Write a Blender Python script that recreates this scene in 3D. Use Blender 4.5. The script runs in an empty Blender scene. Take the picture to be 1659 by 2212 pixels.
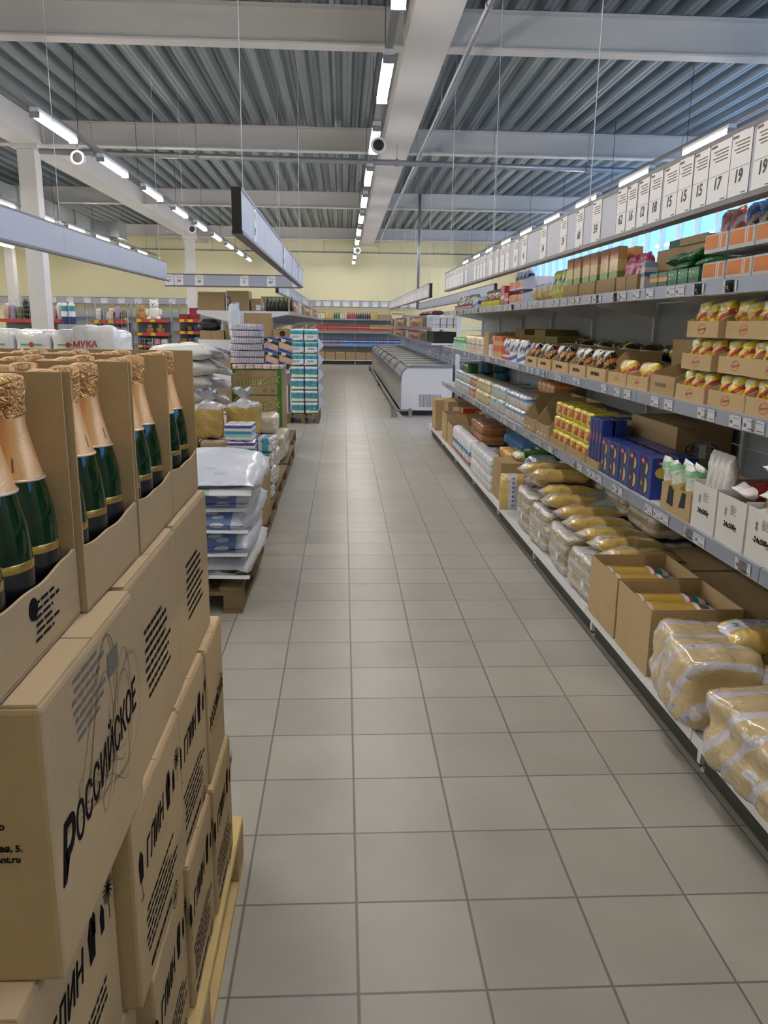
import bpy, bmesh, math, random
from mathutils import Vector, Matrix, noise
random.seed(7)
S = bpy.context.scene
C = S.collection
R = math.radians

# ------------------------------------------------------------------ camera
YAW, PITCH, ROLL, EYE, FPX = 0.05283, 0.23179, 0.012875, 1.5147, 1721.67
cy, sy, cp, sp = math.cos(YAW), math.sin(YAW), math.cos(PITCH), math.sin(PITCH)
fwd = Vector((sy*cp, cy*cp, -sp)); rgt = Vector((cy, -sy, 0)); upv = rgt.cross(fwd)
r2 = math.cos(ROLL)*rgt + math.sin(ROLL)*upv
u2 = -math.sin(ROLL)*rgt + math.cos(ROLL)*upv
cam = bpy.data.objects.new('camera', bpy.data.cameras.new('camera'))
C.objects.link(cam)
mm = Matrix((r2, u2, -fwd)).transposed().to_4x4(); mm.translation = (0, 0, EYE)
cam.matrix_world = mm
cam.data.sensor_fit = 'HORIZONTAL'; cam.data.sensor_width = 36.0
cam.data.lens = 36.0*FPX/1659.0
cam.data.clip_start = 0.05; cam.data.clip_end = 200
S.camera = cam

# ------------------------------------------------------------------ world, exposure
w = bpy.data.worlds.new('world'); S.world = w; w.use_nodes = True
nt = w.node_tree; nt.nodes.clear()
tc = nt.nodes.new('ShaderNodeTexCoord'); sx = nt.nodes.new('ShaderNodeSeparateXYZ')
cr = nt.nodes.new('ShaderNodeValToRGB')
cr.color_ramp.elements[0].position = 0.0; cr.color_ramp.elements[0].color = (.34, .50, .70, 1)
cr.color_ramp.elements[1].position = .45; cr.color_ramp.elements[1].color = (.15, .42, 1.0, 1)
e = cr.color_ramp.elements.new(.06); e.color = (.24, .55, 1.0, 1)
bg = nt.nodes.new('ShaderNodeBackground'); bg.inputs[1].default_value = 4.2
wo = nt.nodes.new('ShaderNodeOutputWorld')
nt.links.new(tc.outputs['Generated'], sx.inputs[0]); nt.links.new(sx.outputs[2], cr.inputs[0])
nt.links.new(cr.outputs[0], bg.inputs[0]); nt.links.new(bg.outputs[0], wo.inputs[0])
S.view_settings.view_transform = 'Standard'; S.view_settings.look = 'None'
S.view_settings.gamma = 1.0; S.view_settings.exposure = 0.17
S.view_settings.use_curve_mapping = False
LAMP_E = 46.0     # strength of the fluorescent diffusers

# ------------------------------------------------------------------ materials
def lin(c):
    return tuple(((v/255)/12.92 if v/255 <= .04045 else ((v/255+.055)/1.055)**2.4) for v in c) + (1,)
MATS = {}
def M(name, col, rough=.6, metal=0, bump=0, bscale=40, var=0, vscale=6, coat=0, spec=.5, emit=0, trans=0):
    if name in MATS: return MATS[name]
    m = bpy.data.materials.new(name); m.use_nodes = True; n = m.node_tree; b = n.nodes['Principled BSDF']
    b.inputs['Base Color'].default_value = lin(col); b.inputs['Roughness'].default_value = rough
    b.inputs['Metallic'].default_value = metal; b.inputs['Specular IOR Level'].default_value = spec
    b.inputs['Coat Weight'].default_value = coat; b.inputs['Coat Roughness'].default_value = .15
    if trans: b.inputs['Transmission Weight'].default_value = trans
    if emit:
        b.inputs['Emission Color'].default_value = lin(col); b.inputs['Emission Strength'].default_value = emit
    t = n.nodes.new('ShaderNodeTexCoord')
    if var:
        z = n.nodes.new('ShaderNodeTexNoise'); z.inputs['Scale'].default_value = vscale; z.inputs['Detail'].default_value = 5
        x = n.nodes.new('ShaderNodeMix'); x.data_type = 'RGBA'
        a = lin(col); x.inputs['A'].default_value = tuple(v*(1-var) for v in a[:3])+(1,)
        x.inputs['B'].default_value = tuple(min(1, v*(1+var)) for v in a[:3])+(1,)
        n.links.new(t.outputs['Object'], z.inputs['Vector']); n.links.new(z.outputs['Fac'], x.inputs['Factor'])
        n.links.new(x.outputs['Result'], b.inputs['Base Color'])
    if bump: addbump(n, b, t, bump, bscale)
    MATS[name] = m; return m
def addbump(n, b, t, bump, bscale, coord='Object'):
    z = n.nodes.new('ShaderNodeTexNoise'); z.inputs['Scale'].default_value = bscale; z.inputs['Detail'].default_value = 4
    z.inputs['Distortion'].default_value = .6
    q = n.nodes.new('ShaderNodeBump'); q.inputs['Strength'].default_value = min(1, bump); q.inputs['Distance'].default_value = .02 if bump >= .5 else .01
    n.links.new(t.outputs[coord], z.inputs['Vector']); n.links.new(z.outputs['Fac'], q.inputs['Height'])
    n.links.new(q.outputs['Normal'], b.inputs['Normal'])
def PM(name, stops, axis='Z', rep=1, rough=.3, bump=.25, bscale=25, spots=None, coat=.3, skew=0, skaxis='X', grain=0):
    """printed packaging: bands along one axis of the thing, with optional blotches of print"""
    if name in MATS: return MATS[name]
    m = bpy.data.materials.new(name); m.use_nodes = True; n = m.node_tree; b = n.nodes['Principled BSDF']
    b.inputs['Roughness'].default_value = rough; b.inputs['Coat Weight'].default_value = coat
    b.inputs['Coat Roughness'].default_value = .12
    t = n.nodes.new('ShaderNodeTexCoord'); s = n.nodes.new('ShaderNodeSeparateXYZ')
    n.links.new(t.outputs['Generated'], s.inputs[0])
    v = s.outputs['XYZ'.index(axis)]
    if skew:
        a = n.nodes.new('ShaderNodeMath'); a.operation = 'MULTIPLY_ADD'; a.inputs[1].default_value = skew
        n.links.new(s.outputs['XYZ'.index(skaxis)], a.inputs[0]); n.links.new(v, a.inputs[2]); v = a.outputs[0]
    if rep != 1 or skew:
        a = n.nodes.new('ShaderNodeMath'); a.operation = 'MULTIPLY'; a.inputs[1].default_value = rep
        f = n.nodes.new('ShaderNodeMath'); f.operation = 'FRACT'
        n.links.new(v, a.inputs[0]); n.links.new(a.outputs[0], f.inputs[0]); v = f.outputs[0]
    c = n.nodes.new('ShaderNodeValToRGB'); c.color_ramp.interpolation = 'CONSTANT'
    el = c.color_ramp.elements
    el[0].position = 0; el[0].color = lin(stops[0][1]); el[1].position = stops[1][0] if len(stops) > 1 else 1
    el[1].color = lin(stops[1][1] if len(stops) > 1 else stops[0][1])
    for p, col in stops[2:]:
        q = el.new(p); q.color = lin(col)
    n.links.new(v, c.inputs[0]); out = c.outputs[0]
    for sp_ in (spots or []):
        scol, sscale, thr = sp_[:3]
        z = n.nodes.new('ShaderNodeTexVoronoi'); z.inputs['Scale'].default_value = sscale
        g = n.nodes.new('ShaderNodeMath'); g.operation = 'LESS_THAN'; g.inputs[1].default_value = thr
        x = n.nodes.new('ShaderNodeMix'); x.data_type = 'RGBA'; x.inputs['B'].default_value = lin(scol)
        n.links.new(t.outputs['Generated'], z.inputs['Vector']); n.links.new(z.outputs['Distance'], g.inputs[0])
        n.links.new(g.outputs[0], x.inputs['Factor']); n.links.new(out, x.inputs['A']); out = x.outputs['Result']
    if grain:
        z = n.nodes.new('ShaderNodeTexNoise'); z.inputs['Scale'].default_value = 160; z.inputs['Detail'].default_value = 2
        x = n.nodes.new('ShaderNodeMix'); x.data_type = 'RGBA'; x.blend_type = 'MULTIPLY'; x.inputs['B'].default_value = (.45, .42, .35, 1)
        g = n.nodes.new('ShaderNodeMath'); g.operation = 'MULTIPLY'; g.inputs[1].default_value = grain
        n.links.new(t.outputs['Object'], z.inputs['Vector']); n.links.new(z.outputs['Fac'], g.inputs[0])
        n.links.new(g.outputs[0], x.inputs['Factor']); n.links.new(out, x.inputs['A']); out = x.outputs['Result']
    n.links.new(out, b.inputs['Base Color'])
    if bump: addbump(n, b, t, bump, bscale)
    MATS[name] = m; return m

CARD = M('cardboard', (184, 160, 122), .85, spec=.12, bump=.08, bscale=120, var=.07, vscale=9)
CARD2 = M('cardboard_dull', (166, 143, 108), .85, spec=.12, bump=.08, bscale=90, var=.1, vscale=7)
CARDIN = M('cardboard_cut_edge', (202, 178, 142), .85)
INK = M('ink_black', (40, 35, 36), .95, spec=0)
INKG = M('ink_grey', (150, 128, 100), .95, spec=0)
INKV = M('ink_violet', (70, 55, 150), .6)
RED = M('ink_red', (200, 40, 45), .5)
GREENI = M('ink_green', (40, 125, 60), .5)
WHITEP = M('white_paper', (225, 225, 230), .6)
WHITEM = M('white_enamel', (225, 226, 230), .35, var=.03)
GREYM = M('grey_enamel', (150, 155, 160), .4)
FASC = M('clear_price_rail', (138, 145, 162), .22, coat=.5, var=.06, vscale=5)
BOARD = M('price_board_grey', (166, 171, 186), .4, var=.03)
DARK = M('dark_plastic', (28, 28, 30), .5)
STEEL = M('brushed_steel', (170, 172, 175), .3, metal=.9)
BEAM = M('beam_paint', (205, 203, 203), .55, var=.04, vscale=2)
WOOD = M('pallet_wood', (176, 150, 108), .8, bump=.4, bscale=30, var=.25, vscale=12)
WOODN = M('fresh_pallet_wood', (214, 188, 128), .75, bump=.3, bscale=30, var=.15, vscale=14)
WOODD = M('grey_pallet_wood', (128, 112, 84), .85, bump=.4, bscale=30, var=.3, vscale=12)

def floor_mat():
    m = bpy.data.materials.new('floor_tiles'); m.use_nodes = True; n = m.node_tree; b = n.nodes['Principled BSDF']
    t = n.nodes.new('ShaderNodeTexCoord'); s = n.nodes.new('ShaderNodeSeparateXYZ'); n.links.new(t.outputs['Object'], s.inputs[0])
    def mth(op, a, bb=None, cc=None):
        k = n.nodes.new('ShaderNodeMath'); k.operation = op
        for i, v in enumerate((a, bb, cc)):
            if v is None: continue
            if isinstance(v, (int, float)): k.inputs[i].default_value = v
            else: n.links.new(v, k.inputs[i])
        return k.outputs[0]
    ds, cells = [], []
    for i, off in ((0, .0374), (1, 1.5437)):
        v = mth('MULTIPLY', mth('ADD', s.outputs[i], 30-off), 1/.3)
        cells.append(mth('FLOOR', v))
        f = mth('FRACT', v); ds.append(mth('MINIMUM', f, mth('SUBTRACT', 1, f)))
    d = mth('MINIMUM', ds[0], ds[1])
    grout = n.nodes.new('ShaderNodeMapRange'); grout.inputs[1].default_value = .007; grout.inputs[2].default_value = .014
    n.links.new(d, grout.inputs[0])
    cb = n.nodes.new('ShaderNodeCombineXYZ'); n.links.new(cells[0], cb.inputs[0]); n.links.new(cells[1], cb.inputs[1])
    wn = n.nodes.new('ShaderNodeTexWhiteNoise'); n.links.new(cb.outputs[0], wn.inputs['Vector'])
    nz = n.nodes.new('ShaderNodeTexNoise'); nz.inputs['Scale'].default_value = 3.5; nz.inputs['Detail'].default_value = 7
    n.links.new(t.outputs['Object'], nz.inputs['Vector'])
    val = mth('ADD', mth('MULTIPLY', wn.outputs['Value'], .35), mth('MULTIPLY', nz.outputs['Fac'], .9))
    r = n.nodes.new('ShaderNodeValToRGB'); r.color_ramp.elements[0].position = .2; r.color_ramp.elements[1].position = 1.0
    r.color_ramp.elements[0].color = lin((158, 154, 146)); r.color_ramp.elements[1].color = lin((182, 179, 171))
    n.links.new(val, r.inputs[0])
    x = n.nodes.new('ShaderNodeMix'); x.data_type = 'RGBA'; x.inputs['A'].default_value = lin((118, 114, 107))
    n.links.new(grout.outputs[0], x.inputs['Factor']); n.links.new(r.outputs[0], x.inputs['B'])
    n.links.new(x.outputs['Result'], b.inputs['Base Color'])
    rr = n.nodes.new('ShaderNodeMapRange'); rr.inputs[3].default_value = .26; rr.inputs[4].default_value = .42
    n.links.new(nz.outputs['Fac'], rr.inputs[0]); n.links.new(rr.outputs[0], b.inputs['Roughness'])
    bp = n.nodes.new('ShaderNodeBump'); bp.inputs['Strength'].default_value = .5; bp.inputs['Distance'].default_value = .002
    n.links.new(grout.outputs[0], bp.inputs['Height']); n.links.new(bp.outputs['Normal'], b.inputs['Normal'])
    return m
def glass_mat(name, tint=(235, 245, 255), gl=.12, rough=.02):
    if name in MATS: return MATS[name]
    m = bpy.data.materials.new(name); m.use_nodes = True; n = m.node_tree; n.nodes.clear()
    o = n.nodes.new('ShaderNodeOutputMaterial'); mx = n.nodes.new('ShaderNodeMixShader')
    a = n.nodes.new('ShaderNodeBsdfTransparent'); a.inputs[0].default_value = lin(tint)
    g = n.nodes.new('ShaderNodeBsdfGlossy'); g.inputs['Roughness'].default_value = rough
    f = n.nodes.new('ShaderNodeLayerWeight'); f.inputs[0].default_value = .25
    q = n.nodes.new('ShaderNodeMath'); q.operation = 'MULTIPLY_ADD'; q.inputs[1].default_value = .4; q.inputs[2].default_value = gl
    n.links.new(f.outputs['Fresnel'], q.inputs[0]); n.links.new(q.outputs[0], mx.inputs[0])
    n.links.new(a.outputs[0], mx.inputs[1]); n.links.new(g.outputs[0], mx.inputs[2]); n.links.new(mx.outputs[0], o.inputs[0])
    MATS[name] = m; return m
GLASS = glass_mat('window_glass', gl=.05)
def lid_mat():
    m = bpy.data.materials.new('freezer_lid_glass'); m.use_nodes = True; n = m.node_tree; n.nodes.clear()
    o = n.nodes.new('ShaderNodeOutputMaterial'); a = n.nodes.new('ShaderNodeBsdfTransparent'); d = n.nodes.new('ShaderNodeBsdfDiffuse'); g = n.nodes.new('ShaderNodeBsdfGlossy')
    d.inputs[0].default_value = lin((225, 226, 220)); g.inputs['Roughness'].default_value = .05
    x = n.nodes.new('ShaderNodeMixShader'); x.inputs[0].default_value = .45; y = n.nodes.new('ShaderNodeMixShader'); y.inputs[0].default_value = .12
    n.links.new(a.outputs[0], x.inputs[1]); n.links.new(d.outputs[0], x.inputs[2]); n.links.new(x.outputs[0], y.inputs[1]); n.links.new(g.outputs[0], y.inputs[2]); n.links.new(y.outputs[0], o.inputs[0]); return m
LIDG = lid_mat()
FILM = glass_mat('clear_film', (245, 247, 255), gl=.16, rough=.12)

# ------------------------------------------------------------------ mesh helpers
class MB:
    def __init__(s): s.v, s.f, s.m = [], [], []
    def box(s, x0, x1, y0, y1, z0, z1, m=0):
        k = len(s.v)
        s.v += [(x, y, z) for z in (z0, z1) for x, y in ((x0, y0), (x1, y0), (x1, y1), (x0, y1))]
        for q in ((0, 3, 2, 1), (4, 5, 6, 7), (0, 1, 5, 4), (1, 2, 6, 5), (2, 3, 7, 6), (3, 0, 4, 7)):
            s.f.append([k+i for i in q]); s.m.append(m)
        return s
    def poly(s, pts, m=0):
        k = len(s.v); s.v += list(pts); s.f.append(list(range(k, k+len(pts)))); s.m.append(m); return s
    def prism(s, prof, axis, a, b, m=0):
        """extrude a closed 2D profile along axis (0,1,2) from a to b"""
        n = len(prof); k = len(s.v)
        for t in (a, b):
            for p in prof:
                q = list(p); q.insert(axis, t); s.v.append(tuple(q))
        s.f.append([k+i for i in range(n)][::-1]); s.f.append([k+n+i for i in range(n)]); s.m += [m, m]
        for i in range(n):
            j = (i+1) % n; s.f.append([k+i, k+j, k+n+j, k+n+i]); s.m.append(m)
        return s
    def cyl(s, p0, p1, r0, r1=None, n=12, m=0):
        r1 = r0 if r1 is None else r1
        p0, p1 = Vector(p0), Vector(p1); d = (p1-p0).normalized()
        a = d.orthogonal().normalized(); b = d.cross(a); k = len(s.v)
        for p, r in ((p0, r0), (p1, r1)):
            for i in range(n):
                t = 2*math.pi*i/n; s.v.append(tuple(p+r*(math.cos(t)*a+math.sin(t)*b)))
        for i in range(n):
            j = (i+1) % n; s.f.append([k+i, k+j, k+n+j, k+n+i]); s.m.append(m)
        s.f.append([k+i for i in range(n)][::-1]); s.f.append([k+n+i for i in range(n)]); s.m += [m, m]
        return s
    def lathe(s, prof, n=20, m=0, c=(0, 0), seg=None, wob=0):
        k = len(s.v)
        for i, (r, z) in enumerate(prof):
            for j in range(n):
                t = 2*math.pi*j/n; rr = r*(1+(wob*noise.noise(Vector((math.cos(t)*3, math.sin(t)*3, z*90))) if wob else 0))
                s.v.append((c[0]+rr*math.cos(t), c[1]+rr*math.sin(t), z))
        for i in range(len(prof)-1):
            for j in range(n):
                q = (j+1) % n; s.f.append([k+i*n+j, k+i*n+q, k+(i+1)*n+q, k+(i+1)*n+j]); s.m.append(m)
        return s
    def mesh(s, name, mats, smooth=False, bevel=0, fix=True):
        me = bpy.data.meshes.new(name); me.from_pydata(s.v, [], s.f)
        for x in mats: me.materials.append(x)
        me.polygons.foreach_set('material_index', s.m)
        if bevel or fix:
            bm = bmesh.new(); bm.from_mesh(me)
            if bevel: bmesh.ops.bevel(bm, geom=bm.edges[:], offset=bevel, segments=2, affect='EDGES', profile=.6)
            bmesh.ops.recalc_face_normals(bm, faces=bm.faces[:]); bm.to_mesh(me); bm.free()
        if smooth: me.polygons.foreach_set('use_smooth', [True]*len(me.polygons))
        me.update(); return me
def mesh_of(x, name, mats, smooth, bevel):
    if isinstance(x, MB): return x.mesh(name, mats if isinstance(mats, (list, tuple)) else [mats], smooth, bevel)
    return x
def obj(name, x, mats=None, parent=None, loc=None, rot=None, smooth=False, bevel=0, label=None):
    o = bpy.data.objects.new(name, mesh_of(x, name, mats, smooth, bevel)); C.objects.link(o)
    if parent: o.parent = parent
    if loc: o.location = loc
    if rot: o.rotation_euler = rot
    if label: o['label'] = label
    return o
FILL = [('green sparkling wine bottle with gold foil in the', 'gold foiled wine bottle,'), ('row from its open side', 'row'), (' of hidden column', ', hidden column'), ('soft household item on a far left rack', 'household item,'), (', with red and yellow label', ', red label'),
        ('turquoise and white kitchen paper pack in the tall stack', 'kitchen paper pack in the tall stack'), (' the ', ' '), (' a ', ' '), (' and ', ' '), (' of its colour', ''), ('number ', ''), (' standing', ''), (' at the', ' at')]
def fit(l):
    import re
    for a, b in FILL:
        if len(re.findall(r"[A-Za-z0-9']+", l)) <= 16: break
        l = l.replace(a, b)
    return l
def tag(o, label, cat, group=None, kind=None):
    o['label'] = fit(label); o['category'] = cat
    if group: o['group'] = group
    if kind: o['kind'] = kind
    return o
def thing(name, label=None, cat=None, loc=(0, 0, 0), rz=0, group=None):
    o = bpy.data.objects.new(name, None); C.objects.link(o); o.location = loc; o.rotation_euler = (0, 0, rz)
    o.empty_display_size = .05
    if label: tag(o, label, cat, group)
    return o
def struct(name, x, mats, **k):
    o = obj(name, x, mats, **k); o['kind'] = 'structure'; return o
def dup(o, parent=None):
    c = o.copy(); C.objects.link(c)
    if parent is not None: c.parent = parent
    for ch in list(o.children): dup(ch, c)
    return c
PR = {}
def place(key, fn, label, cat, loc, rot=(0, 0, 0), group=None, sc=None):
    """first call builds the thing, later calls copy it with its parts"""
    if key not in PR: PR[key] = fn(); o = PR[key]
    else: o = dup(PR[key])
    o.location = loc; o.rotation_euler = rot if isinstance(rot, (tuple, list)) else (0, 0, rot)
    o.scale = (1, 1, 1) if sc is None else ((sc,)*3 if isinstance(sc, (int, float)) else sc)
    for k in ('group',):
        if k in o.keys(): del o[k]
    return tag(o, label, cat, group)
NTH = ['nearest', 'second nearest', 'third nearest', 'fourth nearest', 'fifth nearest', 'sixth nearest', 'seventh nearest', 'eighth nearest',
       'ninth nearest', 'tenth nearest', 'eleventh nearest', 'twelfth nearest', 'thirteenth nearest', 'fourteenth nearest', 'fifteenth nearest', 'sixteenth nearest']
ORD = ['leftmost', 'second from left', 'third from left', 'fourth from left', 'fifth from left', 'sixth from left', 'seventh from left', 'eighth from left', 'ninth from left',
       'tenth from left', 'eleventh from left', 'twelfth from left', 'thirteenth from left', 'fourteenth from left', 'fifteenth from left', 'sixteenth from left', 'seventeenth from left',
       'eighteenth from left', 'nineteenth from left', 'twentieth from left'] + ['%d positions from the left end' % i for i in range(21, 60)]
def ordn(i, n): return 'rightmost' if (i == n-1 and n > 1) else ORD[i]

FONTC = {}
def text(s, size, mat, parent, loc, rot, shear=0, name='printed_text', align='CENTER', sx=1.0, bold=0):
    key = (s, size, shear, mat.name, align, bold)
    if key not in FONTC:
        cu = bpy.data.curves.new('t', 'FONT'); cu.body = s; cu.size = size; cu.shear = shear; cu.align_x = align; cu.align_y = 'CENTER'
        cu.extrude = .0003; cu.resolution_u = 3; cu.offset = bold
        t = bpy.data.objects.new('t', cu); C.objects.link(t)
        dg = bpy.context.evaluated_depsgraph_get(); me = bpy.data.meshes.new_from_object(t.evaluated_get(dg))
        bpy.data.objects.remove(t); me.materials.clear(); me.materials.append(mat); FONTC[key] = me
    o = obj(name, FONTC[key], None, parent, loc, rot); o.scale = (sx, 1, 1)
    return o
FX = (R(90), 0, R(90))     # text rotation: face that looks to +x
FNX = (R(90), 0, R(-90))   # face that looks to -x
FNY = (R(90), 0, 0)        # face that looks to -y (towards the camera)

def pillow(lx, ly, lz, nu=14, nv=16, seed=0, wr=.12, fin=.03, pw=3.0):
    """filled pouch lying flat, long along x, sealed at both x ends"""
    m = MB(); rnd = random.Random(seed); ox = rnd.random()*50
    for i in range(nu+1):
        u = -1+2*i/nu; core = max(0, 1-abs(u/(1-fin))**pw) if abs(u) < 1-fin else 0
        t = lz/2*core**.5+.0015; wd = ly/2*(1-.10*(1-core)+.05*abs(u)**6)
        for j in range(nv):
            a = 2*math.pi*j/nv; ca, sa = math.cos(a), math.sin(a)
            y = math.copysign(abs(ca)**.75, ca)*wd; z = math.copysign(abs(sa)**.8, sa)*t
            nz = noise.noise(Vector((u*3+ox, ca*2, sa*2)))*wr*lz*.5
            nz += noise.noise(Vector((u*1.5+ox, ca*9, sa*5)))*wr*lz*.6*(1-core)
            z += nz*(.4+core); y += nz*.4
            if z < -lz*.42: z = -lz*.42
            m.v.append((u*lx/2, y, z+lz*.42))
    for i in range(nu):
        for j in range(nv):
            q = (j+1) % nv; m.f.append([i*nv+j, (i+1)*nv+j, (i+1)*nv+q, i*nv+q]); m.m.append(0)
    m.f.append(list(range(nv))); m.m.append(0); m.f.append([nu*nv+j for j in range(nv)][::-1]); m.m.append(0)
    return m
def blob(lx, ly, lz, k=7, n=10, nz=.02, seed=0, lump=None):
    """rounded lumpy block, origin at the centre of its base; lump=(nx,ny,nz,depth) grooves between the packs inside"""
    bm = bmesh.new(); bmesh.ops.create_cube(bm, size=2)
    bmesh.ops.subdivide_edges(bm, edges=bm.edges[:], cuts=n, use_grid_fill=True)
    rnd = random.Random(seed); o = Vector((rnd.random()*40, rnd.random()*40, 0))
    for v in bm.verts:
        p = v.co.copy(); q = (abs(p.x)**k+abs(p.y)**k+abs(p.z)**k)**(1/k); p /= q
        if lump:
            g = 0
            for ax, cnt in enumerate(lump[:3]):
                if cnt > 1:
                    f = abs(math.sin(math.pi*cnt*(p[ax]+1)/2)); g = max(g, (1-f)**5)
            e = max(abs(p.x), abs(p.y), abs(p.z))
            p *= 1-lump[3]*g
        d = noise.noise(Vector((p.x*2, p.y*2, p.z*2))+o)*nz*6+noise.noise(Vector((p.x*6, p.y*6, p.z*6))+o)*nz*2
        d2 = 1+d*.5
        v.co = Vector((p.x*lx/2*d2, p.y*ly/2*d2, max(-1, p.z*(1+d*.4))*lz/2+lz/2))
    me = bpy.data.meshes.new('blob'); bm.to_mesh(me); bm.free()
    me.polygons.foreach_set('use_smooth', [True]*len(me.polygons)); return me
def setm(me, *mats):
    me.materials.clear()
    for x in mats: me.materials.append(x)
    return me
def tray(D, L, H, Hf, t=.004, back=None, side2=None, slope=True, m=CARD):
    """display carton: low front at x=0, origin front near bottom corner, grows +x (depth) and +y (length)"""
    b = MB(); back = H if back is None else back; s2 = H if side2 is None else side2
    b.box(0, D, 0, L, 0, t)
    b.box(0, t, t, L-t, t, Hf); b.box(D-t, D, t, L-t, t, back)
    for y, h in ((0, H), (L-t, s2)):
        k = min(.12, D*.35) if slope else t
        b.prism([(0, t), (D, t), (D, h), (k, h), (.001, Hf)] if slope and h > Hf+.01 else [(0, t), (D, t), (D, h), (0, h)], 1, y, y+t)
    return b
def closed_box(D, L, H, bev=.004):
    return MB().box(0, D, 0, L, 0, H)

# ------------------------------------------------------------------ the setting
XL, XR, Y0, Y1, ZC = -16.0, 6.6, -3.0, 31.4, 4.75
YEL = M('yellow_paint', (238, 231, 192), .7, var=.03, vscale=1.5)
WHW = M('white_wall', (215, 215, 210), .7)
struct('floor', MB().box(XL, XR, Y0, Y1, -.1, 0), floor_mat())
struct('wall_back', MB().box(XL, XR, Y1, Y1+.2, 0, 5), YEL)
struct('wall_left', MB().box(XL-.2, XL, Y0, Y1, 0, 5), YEL)
struct('wall_front', MB().box(XL, XR, Y0-.2, Y0, 0, 5), YEL)
b = MB(); b.box(XR, XR+.2, Y0, Y1, 0, 2.9); b.box(XR, XR+.2, Y0, Y1, 4.68, 5)
b.box(XR, XR+.2, Y0, -1.5, 2.9, 4.68); b.box(XR, XR+.2, 29.1, Y1, 2.9, 4.68)
struct('wall_right', b, WHW)
WFR = M('white_window_frame', (235, 238, 242), .4)
for i in range(12):
    ya = -1.5+i*2.55; yb = ya+2.55
    b = MB()
    for a in (ya, ya+.85, ya+1.7, yb-.06): b.box(XR+.02, XR+.12, a, a+.06, 2.9, 4.68)
    for z in (2.9, 3.9, 4.62): b.box(XR+.02, XR+.12, ya, yb, z, z+.06)
    o = struct('window_%d' % (i+1), b, WFR)
    obj('pane', MB().box(XR+.06, XR+.068, ya+.01, yb-.01, 2.92, 4.66), GLASS, o)
# ceiling: trapezoidal steel deck running along the aisle
DECK = M('galvanised_deck', (138, 149, 154), .42, metal=.55, var=.10, vscale=1.2)
prof = []; x = XL-.2
while x < XR+.3:
    prof += [(x, 4.75), (x+.045, 4.75), (x+.055, 4.758), (x+.065, 4.75), (x+.11, 4.75), (x+.15, 4.87), (x+.19, 4.878), (x+.20, 4.872), (x+.21, 4.878), (x+.26, 4.87)]
    x += .30
b = MB(); k = 0
for px, pz in prof: b.v += [(px, Y0-.2, pz), (px, Y1+.2, pz)]
for i in range(len(prof)-1): b.f.append([2*i, 2*i+2, 2*i+3, 2*i+1]); b.m.append(0)
struct('ceiling', b, DECK)
struct('trim_1', MB().box(XL, XR+.3, Y0-.2, Y1+.2, 4.95, 5.05), DARK)    # roof build-up above the deck
def ibeam(b, y, x0, x1, zb=4.365, zt=4.745, wf=.10):
    b.box(x0, x1, y-wf, y+wf, zb, zb+.022); b.box(x0, x1, y-.02, y+.02, zb+.022, zt-.02); b.box(x0, x1, y-wf, y+wf, zt-.02, zt)
for i, y in enumerate((-1.2, 3.6, 9.4, 14.75, 21.6, 29.4)):
    for j, (xa, xb) in enumerate(((XL, -11.64), (-11.16, -5.49), (-5.01, .64), (1.12, XR))):
        b = MB(); ibeam(b, y, xa, xb); o = obj('roof_beam', b, BEAM)
        tag(o, 'grey steel roof beam across the hall, %s to the camera, %s' % (NTH[i], ('far left span', 'span left of the columns', 'span left of the wide girder', 'span right of the wide girder')[j]), 'beam', 'roof beams crossing the hall')
for i, xc in enumerate((.88, -5.25, -11.4)):
    b = MB().box(xc-.23, xc+.23, Y0, Y1, 4.345, 4.38); b.box(xc-.2, xc+.2, Y0, Y1, 4.38, 4.742)
    o = obj('main_girder', b, BEAM)
    tag(o, ['wide pale roof girder running lengthwise right above the tiled aisle', 'long pale roof girder carried by the columns left of the aisle', 'farthest left lengthwise roof girder, behind the ducts'][i], 'girder', 'lengthwise roof girders')
k = 0
for xc in (-5.28, -11.4):
    for y in (0.5, 14.7, 29.2):
        t = thing('steel_column', None, None, (xc, y, 0))
        obj('shaft', MB().box(-.145, .145, -.145, .145, .02, 4.28), BEAM, t, bevel=.012)
        obj('base_plate', MB().box(-.22, .22, -.22, .22, 0, .02), BEAM, t); obj('cap_plate', MB().box(-.22, .22, -.22, .22, 4.28, 4.344), BEAM, t)
        tag(t, 'pale square steel column, %s, %s' % (('in the row left of the aisle', 'in the far left row')[k//3], ('beside the camera', 'nearer one in view', 'farther one near the back wall')[k % 3]), 'column', 'steel columns'); k += 1
# pipes
GALV = M('galvanised_pipe', (150, 152, 158), .4, metal=.5)
def pipe(name, label, p0, p1, r, clamps, grp=None):
    t = thing(name, label, 'pipe', (0, 0, 0), 0, grp)
    obj('tube', MB().cyl(p0, p1, r, n=14), GALV, t, smooth=True)
    P0, P1 = Vector(p0), Vector(p1)
    for i in range(clamps):
        q = P0.lerp(P1, (i+.5)/clamps); d = (P1-P0).normalized()
        c = obj('pipe_clamp', MB().cyl(q-d*.025, q+d*.025, r*1.35, n=14), GALV, t)
        obj('hanger_rod', MB().cyl(q+Vector((0, 0, r)), (q.x, q.y, 4.75), .006, n=6), GALV, c)
    return t
pipe('water_pipe', 'thick grey pipe crossing under the roof beams above the middle lamps', (-4.75, 13.7, 4.08), (6.5, 14.25, 4.08), .045, 7)
pipe('water_pipe', 'slim grey pipe running lengthwise just right of the wide girder', (1.27, -1, 4.2), (1.22, 30, 4.2), .028, 9)
pipe('conduit', 'thin grey conduit fixed across the upper part of the yellow back wall', (-10, 31.34, 4.1), (6.5, 31.34, 4.1), .022, 8)
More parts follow.
